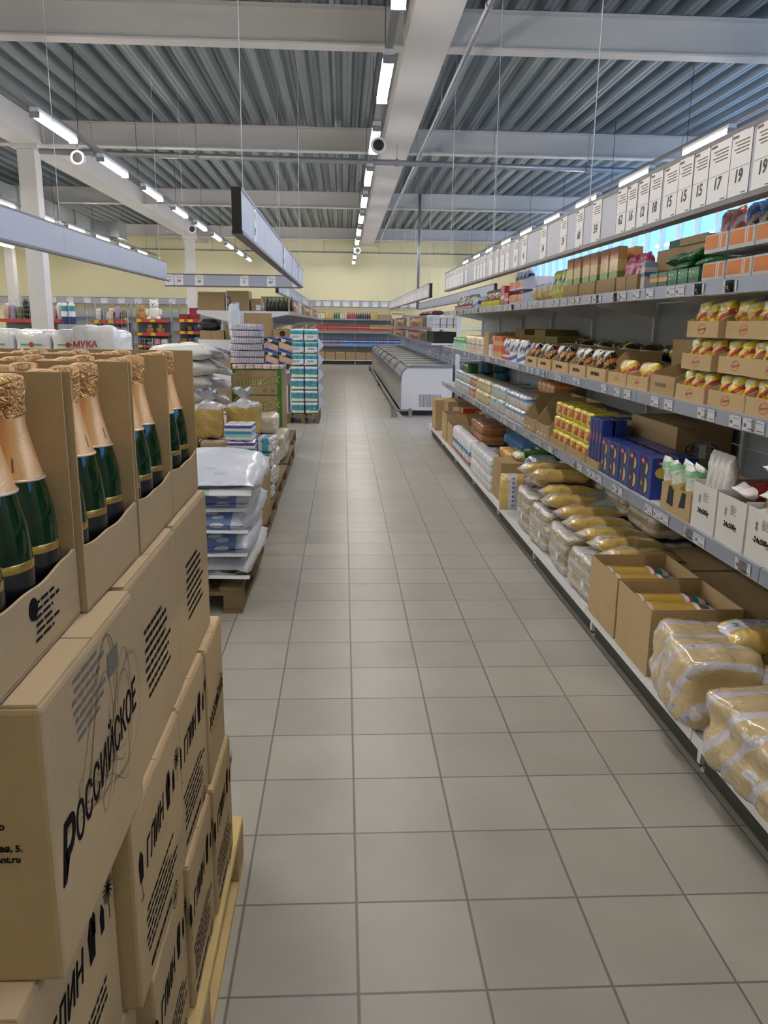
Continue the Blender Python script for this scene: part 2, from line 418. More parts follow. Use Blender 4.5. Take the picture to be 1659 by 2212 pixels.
pipe('vertical_pipe', 'thin pale pipe dropping from roof to the shelves over the freezers', (1.95, 21.5, 1.9), (1.95, 21.5, 4.74), .035, 0)
# ducts on the left
DUCT = M('duct_steel', (150, 156, 158), .4, metal=.6, var=.08, vscale=3)
def duct(label, x0, x1, y0, y1, z0, z1, ax=1):
    t = thing('air_duct', label, 'duct', (0, 0, 0), 0, 'ventilation ducts')
    obj('duct_body', MB().box(x0, x1, y0, y1, z0, z1), DUCT, t)
    n = max(2, int(((y1-y0) if ax else (x1-x0))/1.25))
    for i in range(n+1):
        g = .02; b = MB()
        if ax: yy = y0+(y1-y0)*i/n; b.box(x0-.03, x1+.03, yy-g, yy+g, z0-.03, z1+.03)
        else: xx = x0+(x1-x0)*i/n; b.box(xx-g, xx+g, y0-.03, y1+.03, z0-.03, z1+.03)
        obj('duct_flange', b, DUCT, t)
duct('large rectangular steel duct running lengthwise left of the columns', -8.3, -7.1, 10, 24, 3.75, 4.3)
duct('smaller rectangular duct crossing below the roof on the left', -15, -6.4, 24.3, 25.1, 3.85, 4.25, 0)
duct('flat duct crossing the ceiling at far left nearer the camera', -15, -8.6, 15.8, 17, 3.85, 4.25, 0)

# ------------------------------------------------------------------ strip lights
LAMP = M('lamp_diffuser', (255, 248, 240), .4, emit=LAMP_E)
def mk_lamp():
    t = thing('strip_light')
    obj('housing', MB().box(-.045, .045, 0, 1.3, .03, .085), WHITEM, t)
    obj('diffuser', MB().prism([(-.05, .03), (-.045, 0), (-.02, -.02), (.02, -.02), (.045, 0), (.05, .03)], 1, .03, 1.27), LAMP, t)
    for y in (.012, 1.288): obj('end_cap', MB().box(-.052, .052, y-.012, y+.012, -.022, .04), GREYM, t)
    return t
rows = [('middle row over the aisle', .38, 7.3, 2.43, -3, 10), ('row over the left gondola', -3.32, 9.5, 2.40, -4, 9), ('row over the right gondola', 4.47, 9.72, 2.45, -4, 9),
        ('row left of the columns', -6.72, 20.8, 2.25, -8, 4), ('far left row', -10.4, 20.8, 2.4, -7, 4), ('farthest left row', -14.0, 20.8, 2.4, -7, 4)]
for rn, x, ys, per, k0, k1 in rows:
    for k in range(k0, k1):
        y = ys+k*per
        if y < -1.0 or y > 29.6: continue
        place('lamp', mk_lamp, 'white strip light, number %d from the near end, %s' % (k-k0+1, rn), 'light', (x, y, 3.72 if x > 4 else (3.71 if x < -6 else 3.65)), 0, 'strip lights in the '+rn)
    t = thing('lighting_rail', 'thin steel rail carrying the %s of strip lights' % rn, 'rail', (0, 0, 0), 0, 'lighting rails')
    obj('rail_channel', MB().box(x-.03, x+.03, -2.6, 30.4, *((3.795, 3.84) if x < -6 else ((3.805, 3.85) if x > 4 else (3.735, 3.78)))), GALV, t)
    for y in range(-1, 30, 3): obj('hanger_rod', MB().cyl((x, y, 3.78), (x, y, 4.8), .004, n=5), DARK, t)
def mk_speaker():
    t = thing('hanging_speaker')
    b = MB()
    b.lathe([(.062, -.03), (.085, -.03), (.09, 0), (.085, .03), (.062, .03), (.062, -.03)], 24)
    o = obj('ring', b, WHITEM, t, rot=(R(90), 0, 0), smooth=True)
    obj('cone', MB().lathe([(0, -.02), (.062, .01), (.062, .02), (0, .02)], 20), DARK, t, rot=(R(90), 0, 0))
    obj('bracket', MB().box(-.008, .008, -.008, .008, .085, .26), GREYM, t)
    return t
for x, y, z, l in ((.4, 9.78, 3.49, 'round speaker hanging from the middle row of lights, nearer one'), (-3.32, 10.92, 3.49, 'round speaker hanging from the left row of lights, nearer one'),
                   (-3.32, 18.7, 3.49, 'round speaker hanging from the left row of lights, farther one'), (.4, 23.3, 3.49, 'round speaker hanging from the middle row of lights, farther one')):
    place('speaker', mk_speaker, l, 'speaker', (x, y, z), 0, 'round hanging speakers')

# ------------------------------------------------------------------ hanging price boards
def card_mesh(w, h):
    b = MB(); b.box(-.0006, 0, 0, w-.008, 0, h, 0)
    for i in range(4): b.box(-.0012, -.0006, w*.12, w*(.8-.1*(i % 2)), h*(.84-.055*i), h*(.84-.055*i)+h*.018, 1)
    b.box(-.0012, -.0006, w*.65, w*.92, h*.92, h*.96, 2); b.box(-.0012, -.0006, 0.004, w*.9, h*.45, h*.455, 1); b.box(-.0012, -.0006, w*.1, w*.3, h*.03, h*.05, 1)
    return b.mesh('price_card', [WHITEP, INKG2, INKG2])
INKG2 = M('ink_soft_grey', (126, 118, 106), .95, spec=0)
CM = {}
def price_board(label, x, y0, y1, z0, z1, cards, face=-1, wires=True, sag=0, thick=.05, rz=0, org=None):
    """long thin double board; face -1 shows cards towards -x, +1 towards +x; cards = (start, width, price)"""
    t = thing('price_board', label, 'price board', org or (x, y0, z0), rz, 'hanging price boards')
    L, H = y1-y0, z1-z0
    b = MB(); n = max(1, int(L/1.25))
    for i in range(n):
        a, c = L*i/n, L*(i+1)/n-.004
        b.box(-thick/2, -thick/2+.004, a, c, .012, H-.012); b.box(thick/2-.004, thick/2, a, c, .012, H-.012)
    obj('panel', b, BOARD, t)
    b = MB().box(-thick/2-.004, thick/2+.004, 0, L, -.004, .014); b.box(-thick/2-.003, thick/2+.003, 0, L, H-.014, H+.003)
    obj('edge_profile', b, M('dark_grey_trim', (95, 95, 102), .4), t)
    obj('end_cap', MB().box(-thick/2, thick/2, -.006, .004, 0, H), DARK, t)
    for (a, wd, s) in cards:
        key = round(wd, 2)
        if (key, round(H, 2)) not in CM: CM[(key, round(H, 2))] = card_mesh(key, H-.024)
        c = obj('price_card', CM[(key, round(H, 2))], None, t, (-(thick/2+.002) if face < 0 else thick/2+.002, a if face < 0 else a+wd, .012), (0, 0, R(random.uniform(-1, 2))+(0 if face < 0 else R(180))))
        if s: text(s, .055, DARK, c, (-.0015, wd*.5, .06), FNX, .1, 'printed_price', bold=.0012)
    if wires:
        for i in range(max(2, int(L/2.2))):
            y = .3+i*(L-.6)/max(1, (max(2, int(L/2.2))-1))
            obj('suspension_wire', MB().cyl((0, y, H), (0, y, 4.74-(org or (0, 0, z0))[2]), .0025, n=5), M('pale_wire', (200, 205, 210), .4), t)
            obj('wire_clip', MB().cyl((-.006, y, H+.02), (.006, y, H+.02), .02, n=12), WHITEM, t)
    return t
def seq(a, b, w, gap, p=''):
    out = []; y = a
    while y+w <= b: out.append((y, w, p)); y += w+gap
    return out
yy0 = 1.3
cards = [(c-yy0, d-c, s) for c, d, s in ((2.0, 2.15, '22'), (2.16, 2.31, '19'), (2.32, 2.46, '17'), (2.47, 2.61, '19'), (2.62, 2.76, '19'), (2.76, 2.92, '17'), (2.92, 3.05, '15'), (3.05, 3.18, '15'), (3.18, 3.33, '15'), (3.34, 3.47, '18'),
         (3.48, 3.61, '12'), (3.62, 3.75, '16'), (3.75, 3.88, '62'), (4.11, 4.25, '59'), (4.41, 4.56, '68'), (4.73, 4.88, '59'), (5.2, 5.35, '34'), (5.75, 5.9, '43'), (6.03, 6.18, '31'), (6.34, 6.5, ''),
         (6.53, 6.68, ''), (6.78, 6.93, ''), (7.05, 7.2, ''), (7.38, 7.53, ''), (7.55, 7.7, ''), (7.72, 7.87, ''), (7.9, 8.05, ''), (8.48, 8.6, '')) ]+[(8.76-yy0+.21*i, .19, '') for i in range(7)]
price_board('long grey board of white price cards hanging over the right-hand shelves', 1.3, yy0, 10.35, 1.92, 2.14, cards)
price_board('near grey board hanging over the pallets left of the aisle, with few cards', -.55, 4.4, 10.9, 1.965, 2.19, [(.55, .16, '29'), (2.9, .16, '35'), (4.2, .15, ''), (4.9, .14, ''), (5.2, .14, ''), (5.5, .14, ''), (5.8, .14, '')], face=1)
price_board('blank back of a grey board hanging at upper left, behind the bottles', -2.4, 3.2, 11.35, 2.05, 2.29, [], face=1)
price_board('grey board hanging crosswise at the end of the left gondola', 0, 0, 1.97, 2.01, 2.185, [(.0, .13, '39'), (.37, .13, '47'), (.76, .13, '5'), (1.41, .13, '16'), (1.70, .13, '39'), (1.84, .13, '47')], face=-1, org=(-.62, 12.2, 2.01), rz=R(90))
price_board('board of crowded price cards over the farther left gondola', -1.08, 13.6, 29.0, 1.99, 2.2, seq(.2, 14.6, .16, .12), face=1)
price_board('board of crowded price cards over the near row of freezers', 1.5, 14.1, 26.5, 1.97, 2.2, seq(.3, 12.0, .17, .10))
price_board('plain grey board behind the freezer board, over the far freezers', 2.45, 13.2, 26.5, 1.97, 2.17, [])
t = price_board('very long board of price cards along the yellow back wall', 0, 0, 15.5, 2.11, 2.34, seq(.15, 5, .24, .12)+seq(5.4, 15.3, .24, .38), org=(2.9, 30.97, 2.11), rz=R(90), wires=False)
for i in range(7): obj('wall_bracket', MB().box(.025, .40, 1+2.2*i, 1.04+2.2*i, .09, .12), GREYM, t)

# ------------------------------------------------------------------ pallets
def mk_pallet(W=.8, L=1.2, mat=None, mat2=None):
    """origin at the front right floor corner (x=0 is the aisle edge, grows -x and +y)"""
    mat = mat or WOOD
    t = thing('pallet')
    for i in range(5):
        w_ = .12; x = -W+(W-w_)*i/4
        obj('deck_board', MB().box(x, x+w_, 0, L, .122, .144), mat, t, bevel=.003)
    for i in range(3):
        y = (L-.12)*i/2
        obj('cross_board', MB().box(-W, 0, y, y+.12, .10, .1215), mat2 or mat, t)
    for i in range(3):
        for j in range(3):
            x = -.1-(W-.1)*i/2 if i < 2 else -W; x = [-.1, -W/2-.05, -W][i]; y = (L-.12)*j/2
            obj('block', MB().box(x, x+.1, y, y+.12, .022, .0995), mat2 or mat, t, bevel=.004)
    for i in range(3):
        x = [-.1, -W/2-.05, -W][i]
        obj('bottom_board', MB().box(x, x+.1, 0, L, 0, .0215), mat, t)
    return t
place('palletF', lambda: mk_pallet(.86, 1.28, WOODN, WOOD), 'fresh yellow wooden pallet under the stacked cartons at lower left', 'pallet', (-.285, .75, 0), 0, 'wooden pallets')
for i, (x, y, l) in enumerate(((-.535, 4.05, 'grey weathered pallet under the white and blue sugar sacks'), (-.545, 5.34, 'wooden pallet under the open carton and toilet rolls'),
                              (-.555, 6.62, 'wooden pallet under the flour sacks and pasta bags'), (-.56, 7.95, 'wooden pallet in front of the noodle cartons, nearly empty'), (-.62, 9.3, 'wooden pallet under the green printed noodle cartons'))):
    place('palletG', lambda: mk_pallet(.8, 1.2, WOODD, WOODD), l, 'pallet', (x, y, 0), 0, 'wooden pallets')
place('palletG', None, 'wooden pallet under the tall stack of kitchen paper', 'pallet', (-.37, 12.36, 0), 0, 'wooden pallets', sc=(.62, .8, .98))

# ------------------------------------------------------------------ sparkling wine cartons at lower left
def swirl(t, loc, rot, s, n=5, seed=1):
    """ornamental pen flourishes"""
    rnd = random.Random(seed); b = MB()
    for k in range(n):
        pts = []; ax, ay = rnd.uniform(.25, .5)*s, rnd.uniform(.12, .35)*s; ox, oy = rnd.uniform(-.3, .3)*s, rnd.uniform(-.25, .25)*s; ph = rnd.uniform(0, 6)
        for i in range(41):
            a = ph+i/40*2*math.pi*1.15; rr = 1-.45*i/40
            pts.append((ox+ax*rr*math.cos(a), oy+ay*rr*math.sin(a+.6)+.12*s*math.sin(2*a)))
        for p, q in zip(pts, pts[1:]):
            d = Vector((q[0]-p[0], q[1]-p[1], 0)); 
            if d.length < 1e-6: continue
            nn = Vector((-d.y, d.x, 0)).normalized()*.0008
            b.poly([(p[0]+nn.x, p[1]+nn.y, 0), (p[0]-nn.x, p[1]-nn.y, 0), (q[0]-nn.x, q[1]-nn.y, 0), (q[0]+nn.x, q[1]+nn.y, 0)])
    return obj('printed_flourish', b.mesh('flourish', [INKG], fix=False), None, t, loc, rot)
def lines(t, loc, rot, w, h, n, lean=.0, mat=None, name='printed_text_block', seed=0):
    rnd = random.Random(seed); b = MB()
    for i in range(n):
        z = h*(1-(i+.5)/n); x = -w/2+rnd.uniform(0, .1)*w; lim = w/2-rnd.uniform(0, .35)*w
        while x < lim:
            d = rnd.uniform(.012, .03); d = min(d, lim-x+.004)
            b.poly([(x, z, 0), (x+d, z, 0), (x+d+lean*.3*h/n, z+h/n*.42, 0), (x+lean*.3*h/n, z+h/n*.42, 0)]); x += d+.004
    return obj(name, b.mesh('text_block', [mat or INK], fix=False), None, t, loc, rot)
def glinvein(t, loc, seed=0):
    """wine-glass logo with letters, lines below and a round mark"""
    g = thing('printed_logo'); g.parent = t; g.location = loc; g.rotation_euler = FX
    b = MB()
    b.poly([(-.145, .0, 0), (-.125, .0, 0), (-.122, .035, 0), (-.135, .052, 0), (-.148, .035, 0)]); b.poly([(-.136, -.03, 0), (-.134, -.03, 0), (-.134, 0, 0), (-.136, 0, 0)]); b.poly([(-.145, -.032, 0), (-.125, -.032, 0), (-.125, -.03, 0), (-.145, -.03, 0)])
    for dx, dz, s in ((.045, .0, 1.1), (.062, .03, .6), (.095, .005, .7)):
        b.poly([(dx, dz, 0), (dx+.02*s, dz, 0), (dx+.024*s, dz+.04*s, 0), (dx+.012*s, dz+.062*s, 0), (dx-.002*s, dz+.04*s, 0)])
    for i in range(8):
        a = i*math.pi/8; ca, sa = math.cos(a)*.022, math.sin(a)*.022; nx, ny = -sa*.05, ca*.05
        b.poly([(.135-ca+nx, .05-sa+ny, 0), (.135-ca-nx, .05-sa-ny, 0), (.135+ca-nx, .05+sa-ny, 0), (.135+ca+nx, .05+sa+ny, 0)])
    b.poly([(.1345, -.0, 0), (.1365, 0, 0), (.1365, .05, 0), (.1345, .05, 0)])
    obj('logo_shapes', b.mesh('logo_shapes', [INK], fix=False), None, g)
    text('ГЛИН', .062, INK, g, (-.045, .02, .0002), (0, 0, R(4)), .35, 'logo_letters', sx=.72)
    lines(t, (loc[0], loc[1]-.01, loc[2]-.15), FX, .24, .085, 6, .3, seed=seed)
    lines(t, (loc[0], loc[1]-.02, loc[2]-.19), FX, .20, .022, 1, .3, seed=seed+1)
    c = MB()
    for r_ in (.024, .018, .011):
        for i in range(24):
            a, q = 2*math.pi*i/24, 2*math.pi*(i+1)/24
            c.poly([(r_*math.cos(a), r_*math.sin(a), 0), (r_*math.cos(q), r_*math.sin(q), 0), ((r_-.0016)*math.cos(q), (r_-.0016)*math.sin(q), 0), ((r_-.0016)*math.cos(a), (r_-.0016)*math.sin(a), 0)])
    c.poly([(-.006, -.008, 0), (.006, -.008, 0), (.0, .009, 0)])
    obj('round_mark', c.mesh('round_mark', [INK], fix=False), None, t, (loc[0], loc[1]+.07, loc[2]-.19), FX)
def wine_carton(label, x, y0, y1, z, W, kind, rz=0, H=.326):
    """closed carton, its right face at x looks to the aisle"""
    L = y1-y0
    t = thing('wine_carton', label, 'carton', (x, y0, z), rz, 'stacked closed wine cartons')
    b = MB().box(-W, 0, 0, L, 0, H)
    obj('carton_body', b, CARD, t, bevel=.006)
    f = MB(); f.box(-W+.004, -.004, .004, L/2-.0015, H, H+.0035); f.box(-W+.004, -.004, L/2+.0015, L-.004, H, H+.0035)
    obj('top_flaps', f, CARDIN, t)
    if kind == 'ros':
        text('ОССИЙСКОЕ', .062, INK, t, (.0008, L*.565, H*.48), (R(90), R(-8), R(90)), .3, sx=.70, bold=.0004)
        text('Р', .088, INK, t, (.0009, L*.10, H*.405), FX, .3, sx=.8, bold=.002)
        swirl(t, (.0007, L*.5, H*.5), FX, .30, 7, 3)
        lines(t, (.0007, L*.42, H*.70), FX, .13, .085, 7, .2, INKG2, seed=5)
        obj('printed_patch', MB().poly([(.0008, L*.62, H*.78), (.0008, L*.75, H*.78), (.0008, L*.75, H*.88), (.0008, L*.62, H*.88)]), INKG2, t)
    elif kind == 'lines':
        lines(t, (.0007, L*.5, H*.30), FX, .19, .13, 8, .2, seed=8)
    elif kind == 'glin': glinvein(t, (.0008, L*.5, H*.62), seed=int(y0*10))
    elif kind == 'addr':
        text('ская, 5.', .03, INK, t, (-.0, -.0008, H*.42), FNY, 0, align='RIGHT', bold=.0006); text('riant.ru', .03, INK, t, (-.0, -.0008, H*.32), FNY, 0, align='RIGHT', bold=.0006)
    return t
z1, z2, z3 = .146, .476, .806
c = wine_carton('closed carton printed with a large flourished wine name, nearest in its layer', -.305, .752, 1.112, z3, .40, 'ros')
text('ская, 5.', .0105, INK, c, (-.031, -.0008, .167), FNY, 0, align='RIGHT', bold=.0003); text('riant.ru', .0105, INK, c, (-.034, -.0008, .154), FNY, 0, align='RIGHT', bold=.0003); text('о', .0105, INK, c, (-.047, -.0008, .193), FNY, 0, align='RIGHT', bold=.0003)
wine_carton('closed carton with a block of small print, directly under the middle bottle trays', -.317, 1.122, 1.476, z3, .38, 'lines')
wine_carton('closed carton with a block of small print, under the farthest bottle tray', -.319, 1.482, 1.83, z3, .38, 'lines')
wine_carton('closed carton with wine glass logo, nearest in the second layer up', -.335, .70, 1.03, z2, .37, 'glin')
wine_carton('closed carton with wine glass logo, middle one of the second layer', -.308, 1.04, 1.385, z2, .38, 'glin')
wine_carton('closed carton with wine glass logo, third along the second layer', -.31, 1.39, 1.655, z2, .38, 'glin', rz=R(-.6))
c = wine_carton('closed carton with part of the flourished wine name, far end of second layer', -.303, 1.662, 1.885, z2, .38, '')
text('РОССИЙСКОЕ', .045, INK, c, (.0008, .11, .15), (R(90), R(-8), R(90)), .3, sx=.62); swirl(c, (.0007, .11, .15), FX, .18, 4, 6)
wine_carton('bottom layer carton with wine glass logo, nearest the camera', -.335, .76, 1.095, z1, .37, 'glin')
wine_carton('bottom layer carton with wine glass logo, second one along', -.306, 1.10, 1.365, z1, .38, 'glin', rz=R(.8))
wine_carton('bottom layer carton with wine glass logo, third one along', -.300, 1.372, 1.63, z1, .38, 'glin')
wine_carton('bottom layer carton with wine glass logo at the far end', -.294, 1.636, 1.90, z1, .38, 'glin')
for k, z in enumerate((z1, z2, z3)):
    for j in range(3):
        wine_carton('plain closed carton in the hidden left column, %s layer, %s' % (('bottom', 'middle', 'upper')[k], ('near', 'middle', 'far')[j]), -.74, .76+j*.37, .76+j*.37+.36, z, .38, '')

GLB = M('bottle_glass_green', (4, 44, 18), .05, coat=0, spec=.45)
FOIL = M('peach_gold_foil', (236, 188, 132), .36, metal=.5, bump=.12, bscale=320)
FOILC = M('crumpled_gold_foil', (232, 186, 132), .28, metal=.7, bump=1.0, bscale=110)
GOLD = M('gold_band', (205, 170, 90), .25, metal=.9)
LBL = M('black_label', (14, 12, 14), .35, coat=.3)
def mk_wine():
    t = thing('sparkling_wine_bottle')
    obj('bottle_glass', MB().lathe([(0, .004), (.036, .0), (.0425, .008), (.0435, .10), (.043, .125), (.0405, .15), (.035, .175), (.0285, .20), (.022, .225), (.0165, .25), (.0145, .272), (0, .272)], 28), GLB, t, smooth=True)
    obj('label', MB().lathe([(.0438, .022), (.044, .024), (.0442, .096), (.0438, .098)], 28), LBL, t, smooth=True)
    obj('gold_band', MB().lathe([(.0441, .098), (.0444, .099), (.0443, .107), (.0438, .108)], 28), GOLD, t, smooth=True)
    b = MB()
    b.lathe([(.0334, .185), (.0305, .195), (.0232, .224), (.018, .248), (.0165, .262)], 28)
    obj('neck_foil', b, FOIL, t, smooth=True)
    obj('foil_rim', MB().lathe([(.0348, .1845), (.0352, .1862), (.0342, .188), (.0335, .187)], 28), M('foil_rim_pale', (235, 210, 180), .3, metal=.6), t, smooth=True)
    obj('cork_foil', MB().lathe([(.0168, .258), (.0185, .266), (.0178, .273), (.0195, .279), (.0205, .297), (.0195, .306), (.012, .309), (0, .3092)], 26, wob=.14), FOILC, t, smooth=True)
    obj('seal_mark', MB().lathe([(.0305, .1965), (.0292, .2015), (.0275, .2085), (.0262, .213)], 28).mesh('seal_mark', [M('foil_brown', (150, 110, 80), .4, metal=.4)], True), None, t).scale = (1.006, .25, 1)
    return t
TY = [(.752, 1.010), (1.015, 1.281), (1.286, 1.55), (1.556, 1.82)]
tn = ['nearest tray', 'second tray', 'third tray', 'farthest tray']
for c in range(2):
    for i, (ya, yb) in enumerate(TY):
        x = (-.343, -.337, -.333, -.335)[i]-c*.372
        L = yb-ya; D = .365
        b = MB(); tk = .004; f = .088; H = .313
        b.box(-D, 0, 0, L, 0, tk); b.box(-D, -D+tk, tk, L-tk, tk, H-.03)
        for y in (0, L-tk): b.box(-D, 0, y, y+tk, tk, H)
        # front panel with a torn, slightly dipped upper edge that rises at its far end
        pr = [(tk, tk)]; n = 14
        top = [f-.006*math.sin(math.pi*q/n)+.0015*math.sin(q*5.3+i)+(.002 if q == n else 0) for q in range(n+1)]
        pts = [(0, tk+(L-2*tk)*q/n, top[q]) for q in range(n+1)]
        k = len(b.v)
        for xx in (0, -tk):
            b.v += [(xx, p[1], 0.002) for p in pts]+[(xx, p[1], p[2]) for p in pts]
        N = n+1
        for q in range(n):
            b.f += [[k+q, k+q+1, k+N+q+1, k+N+q], [k+2*N+q, k+3*N+q, k+3*N+q+1, k+2*N+q+1], [k+N+q, k+N+q+1, k+3*N+q+1, k+3*N+q]]; b.m += [0, 0, 1]
        o = obj('display_carton', b, [CARD, CARDIN])
        o.location = (x, ya, 1.139); o.rotation_euler = (0, 0, R((.5, -.4, .3, -.3)[i]))
        tag(o, 'open cardboard display carton of sparkling wine, %s in the %s' % (tn[i].replace(' tray', ''), ('aisle-side column', 'hidden second column')[c]), 'display carton', 'open wine display cartons')
        if i == 0 and c == 0:
            g = lines(o, (.0008, L*.55, .018), FX, .08, .05, 6, 0, seed=3); obj('printed_emblem', MB().cyl((.0004, L*.40, .062), (.001, L*.40, .062), .013, n=16), INK, o)
        for r_ in range(4):
            for k in range(3):
                if c and (r_ > 1): continue
                bx = x-.052-r_*.089; by = ya+.045+k*(L-.09)/2
                place('wine', mk_wine, 'green sparkling wine bottle with gold foil in the %s, %s along, %s row from its open side%s' % (tn[i], ('nearest', 'middle', 'farthest')[k], ('first', 'second', 'third', 'fourth')[r_], '' if not c else ' of hidden column'),
                      'bottle', (bx, by, 1.1435), (0, 0, R(random.uniform(0, 360))), 'sparkling wine bottles in the display cartons')

# ------------------------------------------------------------------ goods on the pallets left of the aisle
SUG = PM('sugar_sack_white', [(0, (214, 220, 238)), (.78, (222, 228, 242))], 'X', bump=.7, bscale=9, rough=.35, spots=[((196, 206, 232), 5, .22)])
SUGB = PM('sugar_sack_blue', [(0, (206, 216, 240)), (.12, (122, 146, 206)), (.5, (150, 172, 222)), (.62, (198, 210, 238))], 'Y', bump=.8, bscale=9, rough=.35, spots=[((226, 230, 242), 6, .30)])
SUGP = PM('sugar_sack_pink', [(0, (222, 226, 238)), (.3, (226, 176, 176)), (.8, (216, 222, 238))], 'Y', bump=.8, bscale=9, rough=.35)
def mk_sack(mat, seed, lx=.78, ly=.52, lz=.17):
    def f():
        t = thing('sugar_sack')
        obj('sack_body', pillow(lx, ly, lz, 22, 22, seed, .22, .05), mat, t, smooth=True)
        return t
    return f
sk = [('lowest pinkish sack of the pile', SUGP, .147, -.85, 4.52, 88), ('blue and white sack above the pinkish one', SUGB, .27, -.86, 4.50, 91), ('third sack up, with blue print', SUGB, .40, -.85, 4.50, 87), ('fourth sack up, under the white top one', SUGB, .505, -.86, 4.52, 92), ('white top sack with a blue oval mark', SUG, .605, -.83, 4.50, 90)]
for i, (l, m_, z, x, y, a) in enumerate(sk):
    o = thing('sugar_sack', l + (' on the nearest pallet' if 'pile' not in l else ' on the nearest pallet'), 'sack', (x, y, z), 0, 'sugar sacks on the weathered pallet')
    obj('sack_body', pillow(.92, .76+.03*(i == 4), .205, 24, 24, 10+i, .26, .05), m_, o, rot=(0, 0, R(a)), smooth=True)
    obj('seam', pillow(.72, .035 if i < 4 else .06, .008, 16, 8, 30+i, .9, .05), PM('sack_seam', [(0, (232, 236, 244)), (.5, (170, 214, 196)), (.7, (232, 236, 244))], 'X', bump=.3), o, (0.0, -.462, .055), (R(20 if i < 4 else 30), 0, R(a-90)), smooth=True)
    if i == 4:
        b = MB()
        for q in range(32):
            a0, a1 = 2*math.pi*q/32, 2*math.pi*(q+1)/32
            b.poly([(.095*math.cos(a0), .06*math.sin(a0), 0), (.095*math.cos(a1), .06*math.sin(a1), 0), (.088*math.cos(a1), .054*math.sin(a1), 0), (.088*math.cos(a0), .054*math.sin(a0), 0)])
        BLUEI = M('ink_blue', (90, 110, 185), .5)
        g = obj('printed_oval', b, BLUEI, o, (-.02, -.12, .132), (R(12), 0, 0))
        text('Т', .07, BLUEI, g, (0, 0, .001), (0, 0, 0), .2); text('САХАР', .05, BLUEI, g, (.05, .12, .002), (R(-4), 0, 0), .1)
    if i in (2, 3): obj('paper_tag', MB().box(-.06, .06, -.002, 0, -.03, .03), PM('green_tag', [(0, (210, 228, 222)), (.2, (150, 200, 190)), (.8, (210, 228, 222))], 'Z', bump=0), o, (-.02+.1*(i-2), -.452, .08), (R(-20), 0, 0))
# open carton with sweet boxes
def open_carton(label, x, y, z, W, L, H, mat=CARD, cat='carton', grp=None, rz=0, flaps=True, name='open_carton'):
    """origin at the near bottom corner, grows +x and +y, no lid"""
    t = thing(name, label, cat, (x, y, z), rz, grp); tk = .004
    b = MB().box(0, W, 0, L, 0, tk); b.box(0, tk, 0, L, tk, H); b.box(W-tk, W, 0, L, tk, H); b.box(tk, W-tk, 0, tk, tk, H); b.box(tk, W-tk, L-tk, L, tk, H)
    obj('carton_body', b, mat, t)
    return t
open_carton('tall open carton with violet sweet boxes inside, behind the sugar sacks', -.92, 5.42, .146, .39, .36, .42)
VIO = PM('violet_white_box', [(0, (110, 70, 150)), (.12, (236, 234, 240)), (.88, (110, 70, 150))], 'Y', bump=0, rough=.25, spots=[((230, 110, 40), 3.2, .18)])
def mk_vbox():
    o = obj('sweet_box', MB().box(0, .17, 0, .3, 0, .30), VIO, bevel=.004); return o
for k in range(2): place('vbox', mk_vbox, 'white and violet sweet box standing in the open carton, %s' % ('left one', 'right one')[k], 'box', (-.91+.187*k, 5.44, .155), 0, 'sweet boxes in the open carton')
# toilet roll packs
TPB = PM('toilet_roll_print', [(0, (232, 234, 240)), (.22, (150, 205, 225)), (.40, (70, 160, 195)), (.58, (232, 234, 240)), (.70, (235, 236, 242)), (.74, (82, 84, 160)), (.92, (225, 228, 240))], 'Z', bump=.5, bscale=16, rough=.25, spots=[((240, 241, 246), 4, .2)])
TPB2 = PM('toilet_roll_print_flat', [(0, (232, 234, 240)), (.25, (90, 90, 170)), (.45, (232, 234, 240)), (.6, (90, 180, 205)), (.85, (232, 234, 240))], 'X', bump=.5, bscale=16, rough=.25, spots=[((70, 70, 160), 4, .2)])
def mk_tp(): 
    t = thing('toilet_roll_pack'); obj('wrapped_rolls', setm(blob(.22, .24, .125, 8, 11, .012, 3, (3, 2, 1, .10)), TPB), None, t); return t
def mk_tp2():
    t = thing('toilet_roll_pack'); obj('wrapped_rolls', setm(blob(.20, .24, .12, 8, 11, .014, 5, (1, 2, 3, .10)), TPB2), None, t); return t
for k in range(5): place('tp', mk_tp, 'white and blue pack of toilet rolls in the nearer stack, %s' % ('lowest', 'second up', 'third up', 'fourth up', 'topmost')[k], 'toilet rolls', (-.77+.012*(k % 2), 6.0, .146+.128*k), R((0, 3, -2, 2, -3)[k]), 'nearer stack of toilet roll packs')
for k in range(4): place('tp2', mk_tp2, 'toilet roll pack with violet print at the aisle edge, %s' % ('lowest', 'second up', 'third up', 'topmost')[k], 'toilet rolls', (-.655+.01*(k % 2), 6.36, .146+.124*k), R((0, -4, 3, -6)[k]), 'toilet roll packs at the aisle edge')
RICEB = PM('clear_rice_bag', [(0, (216, 212, 200)), (.5, (206, 198, 180))], 'Z', bump=.8, bscale=12, rough=.25, spots=[((228, 226, 220), 4, .25)], grain=.4)
for k in range(4):
    o = obj('rice_bundle', setm(blob(.22, .42, .15, 6, 9, .03, 40+k, (1, 3, 1, .08)), RICEB), None, None, (-.68+.01*(k % 2), 6.95, .146+.15*k), (0, 0, R((2, -3, 4, 0)[k])))
    tag(o, 'film wrapped bundle of pale grain bags behind the toilet rolls, %s' % ('lowest', 'second up', 'third up', 'topmost')[k], 'bundle', 'grain bundles behind the toilet rolls')
